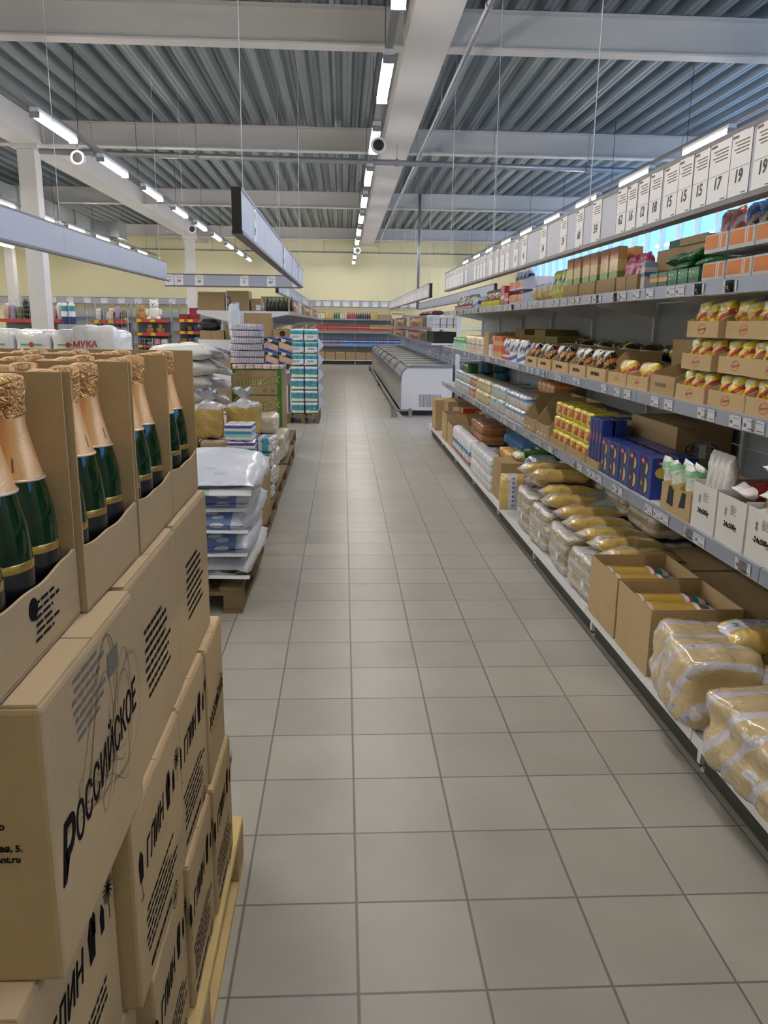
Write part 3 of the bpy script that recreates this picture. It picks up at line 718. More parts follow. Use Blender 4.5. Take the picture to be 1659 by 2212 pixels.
# pasta sacks with tied tops
PAST = PM('clear_pasta_bag', [(0, (218, 186, 108)), (.80, (222, 192, 116)), (.86, (214, 214, 220))], 'Z', bump=.7, bscale=18, rough=.22, grain=.8, coat=.6)
PAST2 = PM('clear_wheat_bag', [(0, (188, 158, 112)), (.93, (206, 196, 176))], 'Z', bump=.6, bscale=18, rough=.22, grain=.8, coat=.6)
def mk_tied():
    t = thing('pasta_bag'); obj('bag_body', setm(blob(.235, .25, .27, 5, 11, .03, 8), PAST), None, t)
    b = MB()
    for i, (r_, z) in enumerate(((.10, .235), (.05, .28), (.018, .30), (.05, .335), (.085, .37))):
        for j in range(18):
            a = 2*math.pi*j/18; q = r_*(1+.45*math.sin(j*2.7+i)*(i > 2)); b.v.append((q*math.cos(a), q*math.sin(a)*.8, z+.02*math.sin(j*1.9)*(i > 3)))
    for i in range(4):
        for j in range(18): b.f.append([i*18+j, i*18+(j+1) % 18, (i+1)*18+(j+1) % 18, (i+1)*18+j]); b.m.append(0)
    obj('gathered_film_top', b, M('white_film', (215, 217, 226), .2, bump=.6, bscale=30, coat=.5), t, smooth=True); return t
def mk_cube():
    t = thing('grain_bag'); obj('bag_body', setm(blob(.255, .25, .235, 7, 10, .02, 18), PAST2), None, t)
    obj('paper_label', MB().box(-.03, .03, -.1315, -.13, .09, .135), WHITEP, t); return t
for i, (x, y) in enumerate(((-.97, 6.30), (-1.23, 6.30), (-.97, 6.72), (-1.23, 6.72))):
    for lv in range(2):
        place('cube', mk_cube, 'square clear bag of brown grain, %s layer, %s' % (('bottom', 'second')[lv], ('right hand front', 'left hand front', 'right hand rear', 'left hand rear')[i]), 'bag', (x-.02*lv, y, .146+.237*lv), R((3, -2, 2, -4)[i]), 'square grain bags by the toilet rolls')
place('tied', mk_tied, 'clear tied bag of yellow pasta on the brown grain bags, left one', 'bag', (-1.06, 6.34, .622), R(6), 'tied pasta bags')
place('tied', mk_tied, 'clear tied bag of yellow pasta on the brown grain bags, right one', 'bag', (-.80, 6.50, .622), R(-20), 'tied pasta bags')
place('cube', mk_cube, 'square clear grain bag in the middle of the pile, under the right tied bag', 'bag', (-.79, 6.62, .383), 0, 'square grain bags by the toilet rolls', sc=(.9, .6, 1))
place('cube', mk_cube, 'square clear grain bag at the bottom, beside the aisle-side grain bundles', 'bag', (-.79, 6.62, .146), 0, 'square grain bags by the toilet rolls', sc=(.9, .6, 1))
# flour sacks
FLO = PM('flour_sack', [(0, (222, 222, 216)), (1, (214, 214, 210))], 'Z', bump=.7, bscale=8, rough=.45, spots=[((206, 206, 202), 3, .2)])
for k in range(9):
    t = thing('flour_sack', 'white flour sack in the tall pile, %s' % ('lowest', 'second up', 'third up', 'fourth up', 'fifth up', 'sixth up', 'seventh up', 'second from top, green leaf mark', 'topmost, green leaf mark')[k], 'sack', (-1.43+.02*math.sin(k*2), 7.42, .146+.128*k), 0, 'white flour sacks in the tall pile')
    obj('sack_body', pillow(.60, .62, .165, 18, 20, 60+k, .22, .05), FLO, t, rot=(0, 0, R((0, 4, -3, 5, -4, 2, -5, 3, -2)[k])), smooth=True)
    if k > 4: obj('crumpled_end', pillow(.22, .20, .06, 12, 12, 80+k, 1.2, .06), M('sack_white', (225, 226, 230), .4, bump=.7, bscale=12), t, (.30, -.1, .03), (R(10), R(18), R(80)), smooth=True)
    if k > 6:
        b = MB()
        for q in range(24):
            a0, a1 = math.pi*q/24, math.pi*(q+1)/24
            b.poly([(-.07*math.cos(a0), -.045*math.sin(a0), 0), (-.07*math.cos(a1), -.045*math.sin(a1), 0), (-.062*math.cos(a1), -.036*math.sin(a1), 0), (-.062*math.cos(a0), -.036*math.sin(a0), 0)])
        b.poly([(-.045, -.02, 0), (0, -.034, 0), (.045, -.02, 0), (.03, .02, 0), (0, 0, 0), (-.03, .022, 0)])
        obj('printed_leaf_mark', b, GREENI, t, (-.02, -.24, .128), (R(24), 0, 0))
        text('МУКА', .05, GREENI, t, (.14, -.24, .128), (R(24), R(4), 0), .2)
# small rice bundles along pallet edge
for k, (x, y) in enumerate(((-.72, 8.15), (-.72, 8.62))):
    o = obj('rice_bundle', setm(blob(.26, .42, .26, 6, 9, .04, 50+k, (1, 3, 2, .08)), RICEB), None, None, (x, y, .146)); tag(o, 'film wrapped grain bundle at the pallet edge before the noodle cartons, %s one' % ('nearer', 'farther')[k], 'bundle', 'grain bundles before the noodle cartons')
# noodle cartons, printed green
GCD = M('green_carton_print', (52, 120, 40), .7); GCL = M('green_outline', (30, 95, 30), .7); TAN = M('tan_print', (188, 170, 120), .7)
def arc_strip(b, cx, cz, r0, r1, a0, a1, n=14):
    for q in range(n):
        t0, t1 = a0+(a1-a0)*q/n, a0+(a1-a0)*(q+1)/n
        b.poly([(cx+r0*math.cos(t0), cz+r0*math.sin(t0), 0), (cx+r1*math.cos(t0), cz+r1*math.sin(t0), 0), (cx+r1*math.cos(t1), cz+r1*math.sin(t1), 0), (cx+r0*math.cos(t1), cz+r0*math.sin(t1), 0)])
for col in range(2):
  for k in range(3):
    H = .298; W = .60 if col == 0 else .30
    t = thing('noodle_carton', 'brown and green printed noodle carton, %s of the three, %s stack' % (('bottom', 'middle', 'top')[k], ('front', 'rear')[col]), 'carton', (-1.335 if col == 0 else -1.335, 9.72 if col == 0 else 10.13, .146+.302*k-(0 if k else 0)), 0, 'green printed noodle cartons')
    if k == 0: H = .215; t.location.z = .146
    else: t.location.z = .366+.301*(k-1)
    obj('carton_body', MB().box(0, .60, 0, .38, 0, H), CARD2, t, bevel=.004)
    if col: continue
    b = MB(); b.poly([(.545, 0, 0), (.60, 0, 0), (.60, H, 0), (.545, H, 0)]); b.poly([(0, H-.012, 0), (.545, H-.012, 0), (.545, H, 0), (0, H, 0)])
    b.poly([(0, 0, 0), (.01, 0, 0), (.01, H, 0), (0, H, 0)]); b.poly([(.01, H-.012, 0), (.01, H-.10, 0), (.03, H-.05, 0), (.07, H-.012, 0)])
    obj('green_panels', b.mesh('g', [GCD], fix=False), None, t, (0, -.001, 0), FNY)
    if k:
        text('Доширак', .148, GCL, t, (.30, -.0016, H*.53), (R(90), R(-6), 0), .12, bold=.006, sx=.82); text('Доширак', .148, TAN, t, (.30, -.0026, H*.53), (R(90), R(-6), 0), .12, bold=.0008, sx=.82)
        b = MB()
        for cx in (.40, .49): arc_strip(b, cx, .045, .020, .024, 0, 2*math.pi, 20); b.poly([(cx-.008, .040, 0), (cx+.006, .036, 0), (cx+.012, .052, 0), (cx-.004, .056, 0)])
        arc_strip(b, .49, H-.04, .012, .015, 0, 2*math.pi, 12); arc_strip(b, .09, H-.05, .020, .023, 0, 2*math.pi, 14)
        obj('printed_symbols', b.mesh('g', [GCL], fix=False), None, t, (0, -.0014, 0), FNY)
# flat shrink packs on top
PNK = PM('pink_white_pack', [(0, (225, 205, 205)), (.5, (206, 150, 150)), (.75, (230, 226, 226))], 'X', 6, bump=.4, rough=.2, spots=[((240, 238, 240), 6, .25)])
o = obj('cup_noodle_tray', setm(blob(.62, .78, .055, 9, 9, .006, 4, (8, 8, 1, .03)), PNK), None, None, (-1.03, 10.12, .967)); tag(o, 'flat film wrapped tray of pink packs lying on the noodle cartons', 'tray')
VIOL = PM('violet_lined_rolls', [(0, (206, 204, 218)), (.35, (150, 140, 170)), (.5, (210, 208, 222)), (.8, (160, 150, 178))], 'X', 7, bump=.8, bscale=22, rough=.3, spots=[((226, 224, 234), 9, .28), ((130, 120, 155), 14, .12)])
for k in range(6):
    o = obj('paper_roll_pack', setm(blob(.42 if k < 4 else .40, .30, .078, 7, 11, .02, 70+k, (7, 1, 1, .08)), VIOL), None, None, (-1.165+.012*math.sin(k*2.3), 10.05, 1.022+.079*k)); tag(o, 'film pack of white rolls with violet print on the noodle cartons, %s' % ('lowest', 'second up', 'third up', 'fourth up', 'fifth up', 'topmost')[k], 'paper rolls', 'violet printed roll packs')
NAP = PM('napkin_box', [(0, (40, 80, 170)), (.16, (70, 110, 200)), (.24, (216, 178, 160)), (.64, (210, 170, 155)), (.70, (30, 60, 40)), (.96, (220, 190, 180))], 'Z', bump=0, rough=.3, skew=.35, skaxis='X', spots=[((190, 60, 90), 6, .12)])
def mk_nap():
    t = thing('napkin_pack'); obj('pack_body', MB().box(0, .158, 0, .25, 0, .158), NAP, t, bevel=.008)
    obj('brand_patch', MB().box(.03, .085, -.0015, 0, .10, .135), WHITEP, t); return t
for k in range(4): place('nap', mk_nap, 'pink and blue napkin pack with dark green top on the noodle cartons, %s %s' % (('lower', 'upper')[k//2], ('left', 'right')[k % 2]), 'napkins', (-.945+.163*(k % 2), 9.95, 1.023+.16*(k//2)), 0, 'napkin packs on the noodle cartons')
# kitchen paper stack
KP = PM('kitchen_paper_print', [(0, (60, 150, 60)), (.05, (232, 236, 240)), (.50, (236, 238, 242)), (.55, (70, 170, 185)), (.80, (100, 195, 205)), (.92, (235, 238, 242))], 'Z', bump=.4, rough=.22, bscale=20)
KP2 = PM('kitchen_paper_print_low', [(0, (90, 170, 80)), (.06, (232, 236, 240)), (.28, (100, 190, 110)), (.34, (80, 150, 175)), (.72, (120, 190, 205)), (.80, (235, 238, 242))], 'Z', bump=.4, rough=.22, bscale=20, spots=[((235, 238, 242), 3, .2)])
def mk_kp(mt, s):
    def f():
        t = thing('kitchen_paper_pack'); obj('wrapped_rolls', setm(blob(.205, .27, .178, 9, 10, .008, s, (2, 1, 1, .03)), mt), None, t)
        b = MB(); arc_strip(b, 0, 0, .010, .015, 0, 2*math.pi, 16); b.poly([(-.004, -.006, 0), (.004, -.006, 0), (.003, .007, 0), (-.003, .007, 0)])
        obj('round_emblem', b.mesh('e', [M('ink_slate', (70, 90, 120), .5)], fix=False), None, t, (0, -.139, .125), FNY)
        if s == 1: lines(t, (0, -.139, .05), FNY, .13, .03, 3, mat=M('ink_slate', (70, 90, 120), .5)); obj('green_leaf', MB().poly([(.03, -.139, .012), (.085, -.139, .01), (.09, -.139, .026), (.06, -.139, .018)]), GREENI, t)
        return t
    return f
for lv in range(7):
    for c in range(2):
        for d in range(2):
            k = 'kp1' if lv > 3 else 'kp2'
            place(k, mk_kp(KP if lv > 3 else KP2, 1 if lv > 3 else 2), 'turquoise and white kitchen paper pack in the tall stack, layer %d from the floor, %s %s' % (lv+1, ('front', 'rear')[d], ('left', 'right')[c]), 'kitchen paper', (-.70+.212*c+.004*math.sin(lv*3), 12.53+.28*d, .143+.183*lv+(0.004 if lv > 3 else 0)), R(1.2*math.sin(lv*5+c)), 'kitchen paper packs in the tall stack')
for lv in range(5):
    b = MB(); z0 = .20+lv*.22
    b.v += [(0, -.16, z0), (0, .34, z0), (0, .34, z0+.20), (0, -.16, z0+.20), (.08, .05, z0+.10)]; b.f += [[0, 1, 4], [1, 2, 4], [2, 3, 4], [3, 0, 4]]; b.m += [0]*4
    o = obj('loose_film', b.mesh('film', [M('loose_film_pale', (205, 214, 228), .2, bump=.6, bscale=30, coat=.6)]), None, None, (-.378, 12.55, 0)); tag(o, 'crumpled point of loose film at the right side of the kitchen paper stack, %s' % ('lowest', 'second up', 'third up', 'fourth up', 'topmost')[lv], 'film', 'loose film points')

# ------------------------------------------------------------------ shelving on the right of the aisle
XF, XB = 1.38, 1.94
def tag_card(b, y, z0, w_=.075, h=.043, m=0):
    b.box(-.0045, -.003, y, y+w_, z0, z0+h, m)
def mk_bay(first=False, last=False):
    def f():
        t = thing('shelving_bay')
        # uprights at both ends of the bay are drawn by their own bay, near end only; the last bay closes the row
        for yy in ([.0] + ([1.25] if last else [])):
            obj('upright', MB().box(XB-XF-.03, XB-XF+.03, yy-.015, yy+.015, 0, 1.80), WHITEM, t)
            obj('foot', MB().prism([(-.135, .03), (-.12, .025), (.56, .025), (.56, .118), (-.135, .118)], 1, yy-.012, yy+.012), WHITEM, t)
            fo = t.children[-1]
            obj('levelling_screw', MB().cyl((-.10, yy, .006), (-.10, yy, .03), .006, n=8), DARK, fo); obj('levelling_pad', MB().cyl((-.10, yy, 0), (-.10, yy, .007), .022, n=14), WHITEM, fo)
        b = MB()
        for z in (.16, .56, .96, 1.36): b.box(XB-XF-.008, XB-XF+.004, .016, 1.234, z, z+.397)
        obj('kick_plate', MB().box(-.118, -.112, .016, 1.234, .002, .116), M('dark_kick_plate', (58, 58, 52), .5), t)  # dark plate added behind the feet, its colour deepens the shade under the base shelf
        obj('back_panel', b, M('back_panel_grey', (158, 164, 170), .4), t)
        for z, nm in ((.155, 'base_shelf'), (.745, 'shelf'), (1.225, 'shelf'), (1.69, 'shelf')):
            base = z < .3; x0 = -.165 if base else 0.012
            b = MB().box(x0, XB-XF-.034, .004, 1.246, z-.03, z)
            if not base:
                for yy in (.012, 1.236): b.prism([(0.02, z-.03), (XB-XF-.034, z-.03), (XB-XF-.034, z-.12), (.35, z-.085)], 1, yy-.003, yy+.003)
            sh = obj(nm, b, WHITEM, t)
            if base:
                obj('front_lip', MB().prism([(-.172, z-.038), (-.168, z+.002), (-.160, z+.002), (-.160, z-.038)], 1, .003, 1.247), WHITEM, sh)
            else:
                obj('price_rail', MB().prism([(.010, z+.002), (0, z-.002), (-.003, z-.054), (.006, z-.058), (.012, z-.03)], 1, .003, 1.247), FASC, sh)
        return t
    return f
TAGM = M('shelf_tag_paper', (196, 200, 212), .3, coat=.4)
def mk_tag():
    b = MB(); b.box(-.0012, 0, 0, .085, 0, .042, 0); b.box(-.0018, -.0012, .008, .05, .006, .010, 1); b.box(-.0018, -.0012, .06, .077, .012, .024, 1); b.box(-.0018, -.0012, .008, .06, .033, .035, 1)
    return b.mesh('shelf_price_tag', [TAGM, INKG2])
TAGME = mk_tag()
rnd = random.Random(4)
BAYN = ['at the right edge of view', 'nearest full one', 'second full one', 'third full one', 'fourth full one', 'fifth full one', 'sixth full one', 'farthest one, by the freezers']
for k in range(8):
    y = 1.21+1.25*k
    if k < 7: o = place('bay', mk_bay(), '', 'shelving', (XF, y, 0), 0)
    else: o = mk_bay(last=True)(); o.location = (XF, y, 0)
    tag(o, 'white metal shelving bay right of the aisle, %s' % BAYN[k], 'shelving', 'white shelving bays right of the aisle')
    for sh in [c for c in o.children if c.name.startswith('shelf')]:
        z = {0: .745}.get(0)
    for sh, z in zip([c for c in sorted(o.children, key=lambda c: c.bound_box[4][2] if c.type == 'MESH' else 0) if c.name.split('.')[0] == 'shelf'], (.745, 1.225, 1.69)):
        yy = .05+rnd.random()*.1
        while yy < 1.15:
            if rnd.random() < .72: obj('shelf_price_tag', TAGME, None, sh, (-.0035, yy, z-.050), (0, R(-2), 0))
            yy += rnd.choice((.1, .18, .26, .33))

GW = 'goods on the right-hand shelves'
def strip(col, n=3, x=0): return col
def pouch_mat(name, c0, c1, c2, rep=1, skew=.5, spots=None, axis='Z', **k):
    return PM(name, [(0, c2), (.28, c0), (.62, c1), (.78, c0)], axis, rep, rough=.22, bump=.8, bscale=26, skew=skew, skaxis='Y', coat=.6, spots=spots, **k)
YBAG = pouch_mat('yellow_soup_pouch', (232, 200, 40), (190, 45, 40), (215, 225, 190), spots=[((225, 225, 200), 4, .2), ((110, 150, 60), 5, .12)])
YBAG2 = pouch_mat('yellow_pink_pouch', (236, 205, 60), (215, 70, 120), (230, 215, 180), spots=[((235, 225, 190), 4, .22)])
BBAG = pouch_mat('black_yellow_orange_pouch', (35, 34, 34), (220, 120, 40), (200, 200, 205), spots=[((215, 205, 40), 5, .2), ((220, 220, 225), 4, .15)])
GBAG = pouch_mat('green_pouch', (30, 110, 50), (24, 80, 40), (45, 140, 65), spots=[((200, 60, 40), 3.4, .12), ((230, 200, 60), 5, .08)])
OBAG = pouch_mat('orange_snack_pouch', (205, 95, 50), (225, 205, 190), (150, 90, 50), spots=[((235, 225, 215), 4, .2)])
BLBAG = pouch_mat('blue_snack_pouch', (38, 60, 120), (210, 175, 110), (50, 90, 165), spots=[((205, 210, 220), 6, .2)])
GRBAG = pouch_mat('green_snack_pouch', (70, 130, 60), (210, 220, 200), (110, 160, 60), spots=[((225, 230, 215), 5, .2)])
PKBAG = pouch_mat('pink_sweet_pouch', (215, 60, 140), (235, 200, 210), (190, 120, 60), spots=[((240, 225, 235), 4, .22)])
SVBAG = pouch_mat('silver_pouch', (205, 208, 215), (40, 60, 120), (220, 222, 228), spots=[((60, 62, 66), 4, .2)])
BRBAG = pouch_mat('brown_pouch', (120, 70, 55), (200, 160, 120), (90, 50, 45), spots=[((170, 110, 100), 5, .2)])
SOUP = PM('soup_packet', [(0, (196, 170, 120)), (.12, (120, 160, 70)), (.45, (214, 190, 130)), (.7, (214, 140, 80)), (.9, (190, 150, 100))], 'Z', bump=.2, rough=.35, spots=[((205, 110, 60), 3.2, .22), ((110, 165, 70), 4.2, .16), ((235, 225, 190), 5, .12)])
GRWB = PM('green_white_pouch', [(0, (200, 170, 90)), (.45, (205, 180, 110)), (.55, (225, 235, 225)), (.8, (150, 205, 160)), (.92, (235, 238, 235))], 'Z', bump=.8, bscale=20, rough=.2, coat=.6)
REDB = PM('red_white_pasta_bag', [(0, (230, 225, 225)), (.22, (200, 165, 80)), (.55, (178, 36, 42)), (.82, (235, 230, 230))], 'X', bump=.8, bscale=20, rough=.2, coat=.6)

def standing(lx, ly, h, mat, seed=1, lean=0):
    """upright pouch: pillow turned on end; origin at centre of its foot"""
    def f():
        t = thing('pouch')
        me = pillow(h, ly, lx, 12, 14, seed, .30, .05).mesh('pouch_body', [mat], True)
        me.transform(Matrix.Rotation(R(-90), 4, 'Y')); me.transform(Matrix.Translation((0, 0, h/2))); xs_ = [v.co.x for v in me.vertices]; me.transform(Matrix.Translation((.004-min(xs_), 0, 0)))
        zs = [v.co.z for v in me.vertices]; me.transform(Matrix.Translation((0, 0, -min(zs))))
        obj('pouch_body', me, None, t)
        return t
    return f
def traybox(key, D, L, H, Hf, mat=CARD, logo=None, back=None):
    def f():
        t = thing('display_carton'); obj('carton_body', tray(D, L, H, Hf, back=back), mat, t)
        if logo: logo(t, L, Hf)
        return t
    return f
def logo_oval(txt, mat, s=.03, ring=True):
    def g(t, L, Hf):
        if ring:
            b = MB(); 
            for q in range(20):
                a0, a1 = 2*math.pi*q/20, 2*math.pi*(q+1)/20
                b.poly([(s*1.2*math.cos(a0), s*.72*math.sin(a0), 0), (s*1.2*math.cos(a1), s*.72*math.sin(a1), 0), (s*1.08*math.cos(a1), s*.62*math.sin(a1), 0), (s*1.08*math.cos(a0), s*.62*math.sin(a0), 0)])
            obj('printed_ring', b.mesh('ring', [mat], fix=False), None, t, (-.001, L/2, Hf*.5), (R(90), R(-8), R(-90)))
        text(txt, s*.55, mat, t, (-.0012, L/2, Hf*.5), (R(90), R(-8), R(-90)), .25)
    return g
def smalltext(txt, mat=INKG2, s=.02):
    def g(t, L, Hf): text(txt, s, mat, t, (-.0012, L*.55, Hf*.5), FNX, 0, bold=.0003)
    return g

REDL = M('red_logo_faded', (190, 90, 80), .6)
# --- second shelf from top (z 1.225): three tiers of soup pouches at the near end
tiers = [(0, 1.225, [(2.46, 2.715), (2.72, 3.0), (3.04, 3.32)]), (1, 1.352, [(2.44, 2.70), (2.705, 2.985), (3.01, 3.28)]), (2, 1.479, [(2.43, 2.69), (2.70, 2.975), (2.98, 3.25)])]
tn3 = ('bottom', 'middle', 'top')
for ti, z, cols in tiers:
    for j, (a, b_) in enumerate(cols):
        x = 1.395+.012*ti*(j % 2); L = b_-a
        key = 'soup%.2f' % L
        place(key, traybox(key, .40, L, .118, .062, logo=logo_oval('Роллтон', REDL, .027)), 'brown display carton with faded red oval logo, %s tier of yellow soup pouches, %s column' % (tn3[ti], ('nearest', 'middle', 'farthest')[j]), 'display carton', (x, a, z), R((0, .6, -.8)[(ti+j) % 3]), 'soup pouch cartons on the second shelf')
        for q in range(3):
            h = .118 if ti < 2 else (.125 if (q+j) % 2 else .135)
            place('ybag%d%d' % (q % 2, ti == 2), standing(.075, L/3*1.02, h, YBAG, 20+q+ti), 'yellow soup pouch with red diagonal in the %s tier, %s carton, %s' % (tn3[ti], ('nearest', 'middle', 'farthest')[j], ('near end', 'centre', 'far end')[q]), 'pouch', (x+.012, a+L*(q+.5)/3, z+.005), (0, 0, R(random.uniform(-5, 5))), 'yellow soup pouches in tiered cartons')
for j, (a, b_, l) in enumerate(((3.34, 3.61, 'brown half open carton with small print beside the tiered soup cartons'),)):
    place('c27', traybox('c27', .42, .27, .13, .085, CARD2, logo=smalltext('НЕ БРОСАТЬ')), l, 'carton', (1.40, a, 1.225), 0, 'cartons on the second shelf')
for j, a in enumerate((3.64, 3.93)):
    place('soup0.28b', traybox('s28', .40, .275, .10, .062, logo=logo_oval('Роллтон', REDL, .024)), 'low brown carton of yellow and pink pouches, %s of the two' % ('nearer', 'farther')[j], 'display carton', (1.40, a, 1.225), 0, 'low cartons of yellow and pink pouches')
    for q in range(3):
        place('ypk%d' % (q % 2), standing(.06, .10, .12, YBAG2, 30+q), 'yellow and pink pouch in the %s low carton, %s' % (('nearer', 'farther')[j], ('near end', 'centre', 'far end')[q]), 'pouch', (1.415+.01*q, a+.275*(q+.5)/3, 1.23), (0, R(-8+6*q), R(random.uniform(-8, 8))), 'yellow and pink pouches in low cartons')
t = thing('brown_carton', 'big flat brown carton with lines of print behind the low pouch cartons', 'carton', (1.64, 3.32, 1.225)); obj('carton_body', MB().box(0, .24, 0, .66, 0, .235), CARD2, t, bevel=.004); lines(t, (.12, -.0008, .06), FNY, .18, .14, 6, mat=INKG2)
kk = [(4.235, 4.565), (4.60, 4.925), (4.96, 5.35), (5.395, 5.75), (5.79, 6.16)]
for j, (a, b_) in enumerate(kk):
    L = b_-a; key = 'kar%.2f' % L
    place(key, traybox(key, .30, L, .165, .068, logo=smalltext('КАРТОФАН', INK, .026), back=.165), 'brown display carton of black and yellow snack pouches, %s of five' % NTH[j], 'display carton', (1.395, a, 1.225), 0, 'display cartons of black and yellow pouches')
    for q in range(4):
        place('bbag%d' % (q % 2), standing(.06, .10, .15, BBAG, 40+q), 'black, yellow and orange snack pouch in the %s carton, %s' % (NTH[j], ('nearest', 'second', 'third', 'fourth')[q]), 'pouch', (1.405+.03*(q % 2), a+L*(q+.5)/4, 1.235+.0*q), (R(random.uniform(-14, 14)), R(-12+5*(q % 3)), R(random.uniform(-12, 12))), 'black and yellow snack pouches')
for q in range(14):
    place('bpile', lambda: (lambda t: (obj('pouch_body', pillow(.18, .14, .05, 10, 12, 77, .4), PM('heap_pouch', [(0, (34, 36, 30)), (.3, (196, 188, 50)), (.42, (44, 60, 36)), (.8, (150, 60, 40)), (.88, (40, 42, 36))], 'X', bump=.7, rough=.25, coat=.5, spots=[((205, 196, 60), 5, .14)]), t, smooth=True), t)[1])(thing('pouch')), 'black and yellow pouch in the heap behind the brown display cartons, number %d from near' % (q+1), 'pouch', (1.79+.03*math.sin(q*2.1), 4.2+.145*q, 1.228+.10*(q % 2)), (R(8*math.sin(q)), 0, R(90+20*math.sin(q*1.7))), 'heap behind the snack cartons', (1, 1, 2.0))
# far half of the second shelf
FB = {'blue_white_carton': ((60, 90, 170), (225, 228, 235), (.3, .75)), 'red_carton': ((190, 50, 55), (225, 215, 215), (.35, .7))}
def pbox(key, D, L, H, mat, logo=None, bev=.003):
    def f():
        t = thing('box'); obj('box_body', MB().box(0, D, 0, L, 0, H), mat, t, bevel=bev)
        if logo: logo(t, L, H)
        return t
    return f
BWM = PM('blue_white_box', [(0, (225, 228, 236)), (.35, (60, 95, 180)), (.7, (225, 228, 236))], 'Z', bump=0, skew=.4, skaxis='Y')
RWM = PM('red_white_box', [(0, (190, 50, 55)), (.3, (228, 220, 220)), (.5, (190, 50, 55))], 'Z', bump=0, spots=[((235, 230, 225), 4, .15)])
ORM = PM('orange_tall_packet', [(0, (205, 175, 120)), (.3, (222, 110, 60)), (.6, (215, 180, 130)), (.8, (222, 110, 60))], 'Z', bump=.3)
BEI = PM('beige_noodle_block', [(0, (222, 205, 175)), (.4, (226, 212, 190)), (.45, (150, 150, 190)), (.55, (226, 212, 190)), (.8, (215, 185, 120))], 'Z', bump=.6, rough=.22, coat=.5, spots=[((232, 228, 222), 5, .2)])
GRN = PM('green_white_tub', [(0, (190, 225, 200)), (.5, (150, 205, 170)), (.62, (30, 150, 60)), (.85, (60, 180, 90))], 'Z', bump=.4, rough=.15, coat=.7)
for j, (a, m_, h) in enumerate(((6.2, BWM, .075), (6.5, BWM, .075), (6.8, RWM, .075))):
    key = 'lowt%s' % m_.name; place(key, traybox(key, .28, .28, .09, h, m_), '%s low display tray of silver pouches, %s' % (('blue and white', 'red')[m_ is RWM], ('nearer', 'farther', 'single')[j]), 'display carton', (1.40, a, 1.225), 0, 'low coloured trays of silver pouches')
    for q in range(3): place('sv%d' % (q % 2), standing(.06, .10, .17, SVBAG, 50+q), 'silver, dark and blue pouch in the low coloured tray %s, %s' % (('nearest', 'second', 'third')[j], ('near end', 'centre', 'far end')[q]), 'pouch', (1.42, a+.28*(q+.5)/3, 1.23), (R(random.uniform(-16, 16)), R(-10), R(random.uniform(-10, 10))), 'silver pouches')
for j in range(4): place('orp', pbox('orp', .16, .085, .19, ORM), 'tall orange and cream packet standing by the red tray, %s' % NTH[j], 'packet', (1.40, 7.14+.105*j, 1.225), 0, 'tall orange packets')
place('wb', pbox('wb', .2, .15, .11, PM('white_small_box', [(0, (222, 224, 232)), (.5, (205, 208, 222)), (.7, (226, 228, 235))], 'Z', bump=0)), 'small white box on the second shelf before the brown carton', 'box', (1.40, 7.62, 1.225), 0)
place('wb2', pbox('wb2', .12, .14, .08, PM('indigo_box', [(0, (70, 74, 130)), (.5, (215, 215, 225))], 'Z', bump=0)), 'small indigo and white box on top of the small white box', 'box', (1.43, 7.62, 1.335), 0)
place('bc', pbox('bc', .35, .28, .22, CARD2), 'plain brown carton standing between the white box and the noodle blocks', 'carton', (1.41, 7.84, 1.225), 0)
for j in range(4): place('bei', lambda: (lambda t: (obj('wrapped_block', setm(blob(.26, .27, .175, 9, 9, .01, 5, (1, 3, 1, .05)), BEI), None, t), t)[1])(thing('noodle_block')), 'film wrapped block of beige noodle packs on the second shelf, %s' % NTH[j], 'noodle pack', (1.54, 8.33+.30*j, 1.225), 0, 'beige noodle blocks')
for j in range(12): place('grn', lambda: (lambda t: (obj('pack_body', setm(blob(.15, .135, .14, 5, 7, .02, 6), GRN), None, t), t)[1])(thing('green_pack')), 'translucent green and white pack on the second shelf, %s row, number %d from near' % (('front', 'back')[j % 2], j//2+1), 'pack', (1.485+.17*(j % 2), 9.58+.15*(j//2), 1.225+.0), 0, 'green and white packs')
for j in range(5): place('brb%d' % (j % 2), standing(.10, .16, .22, BRBAG, 60+j), 'maroon pouch standing behind the beige blocks, %s' % NTH[j], 'pouch', (1.74, 8.2+.2*j, 1.225), (R(8*math.sin(j)), 0, 0), 'maroon pouches behind the noodle blocks')
for j in range(4): place('crm', standing(.08, .13, .20, PM('cream_cone', [(0, (232, 228, 215)), (.6, (210, 180, 110)), (.85, (230, 226, 218))], 'Z', bump=.5), 64), 'cream coloured pouch standing behind the beige blocks, %s' % NTH[j], 'pouch', (1.76, 9.35+.17*j, 1.225), (R(10*math.sin(j*2)), 0, 0), 'cream pouches behind the noodle blocks')
for j in range(5): place('dkb', pbox('dkb', .26, .38, .26, M('olive_carton', (120, 108, 50), .8, var=.2, vscale=4)), 'dim olive carton at the back of the second shelf, %s' % NTH[j], 'carton', (1.66, 6.25+.39*j, 1.225), 0, 'olive cartons at the back of the second shelf', (1, 1, .8+.2*(j % 2)))
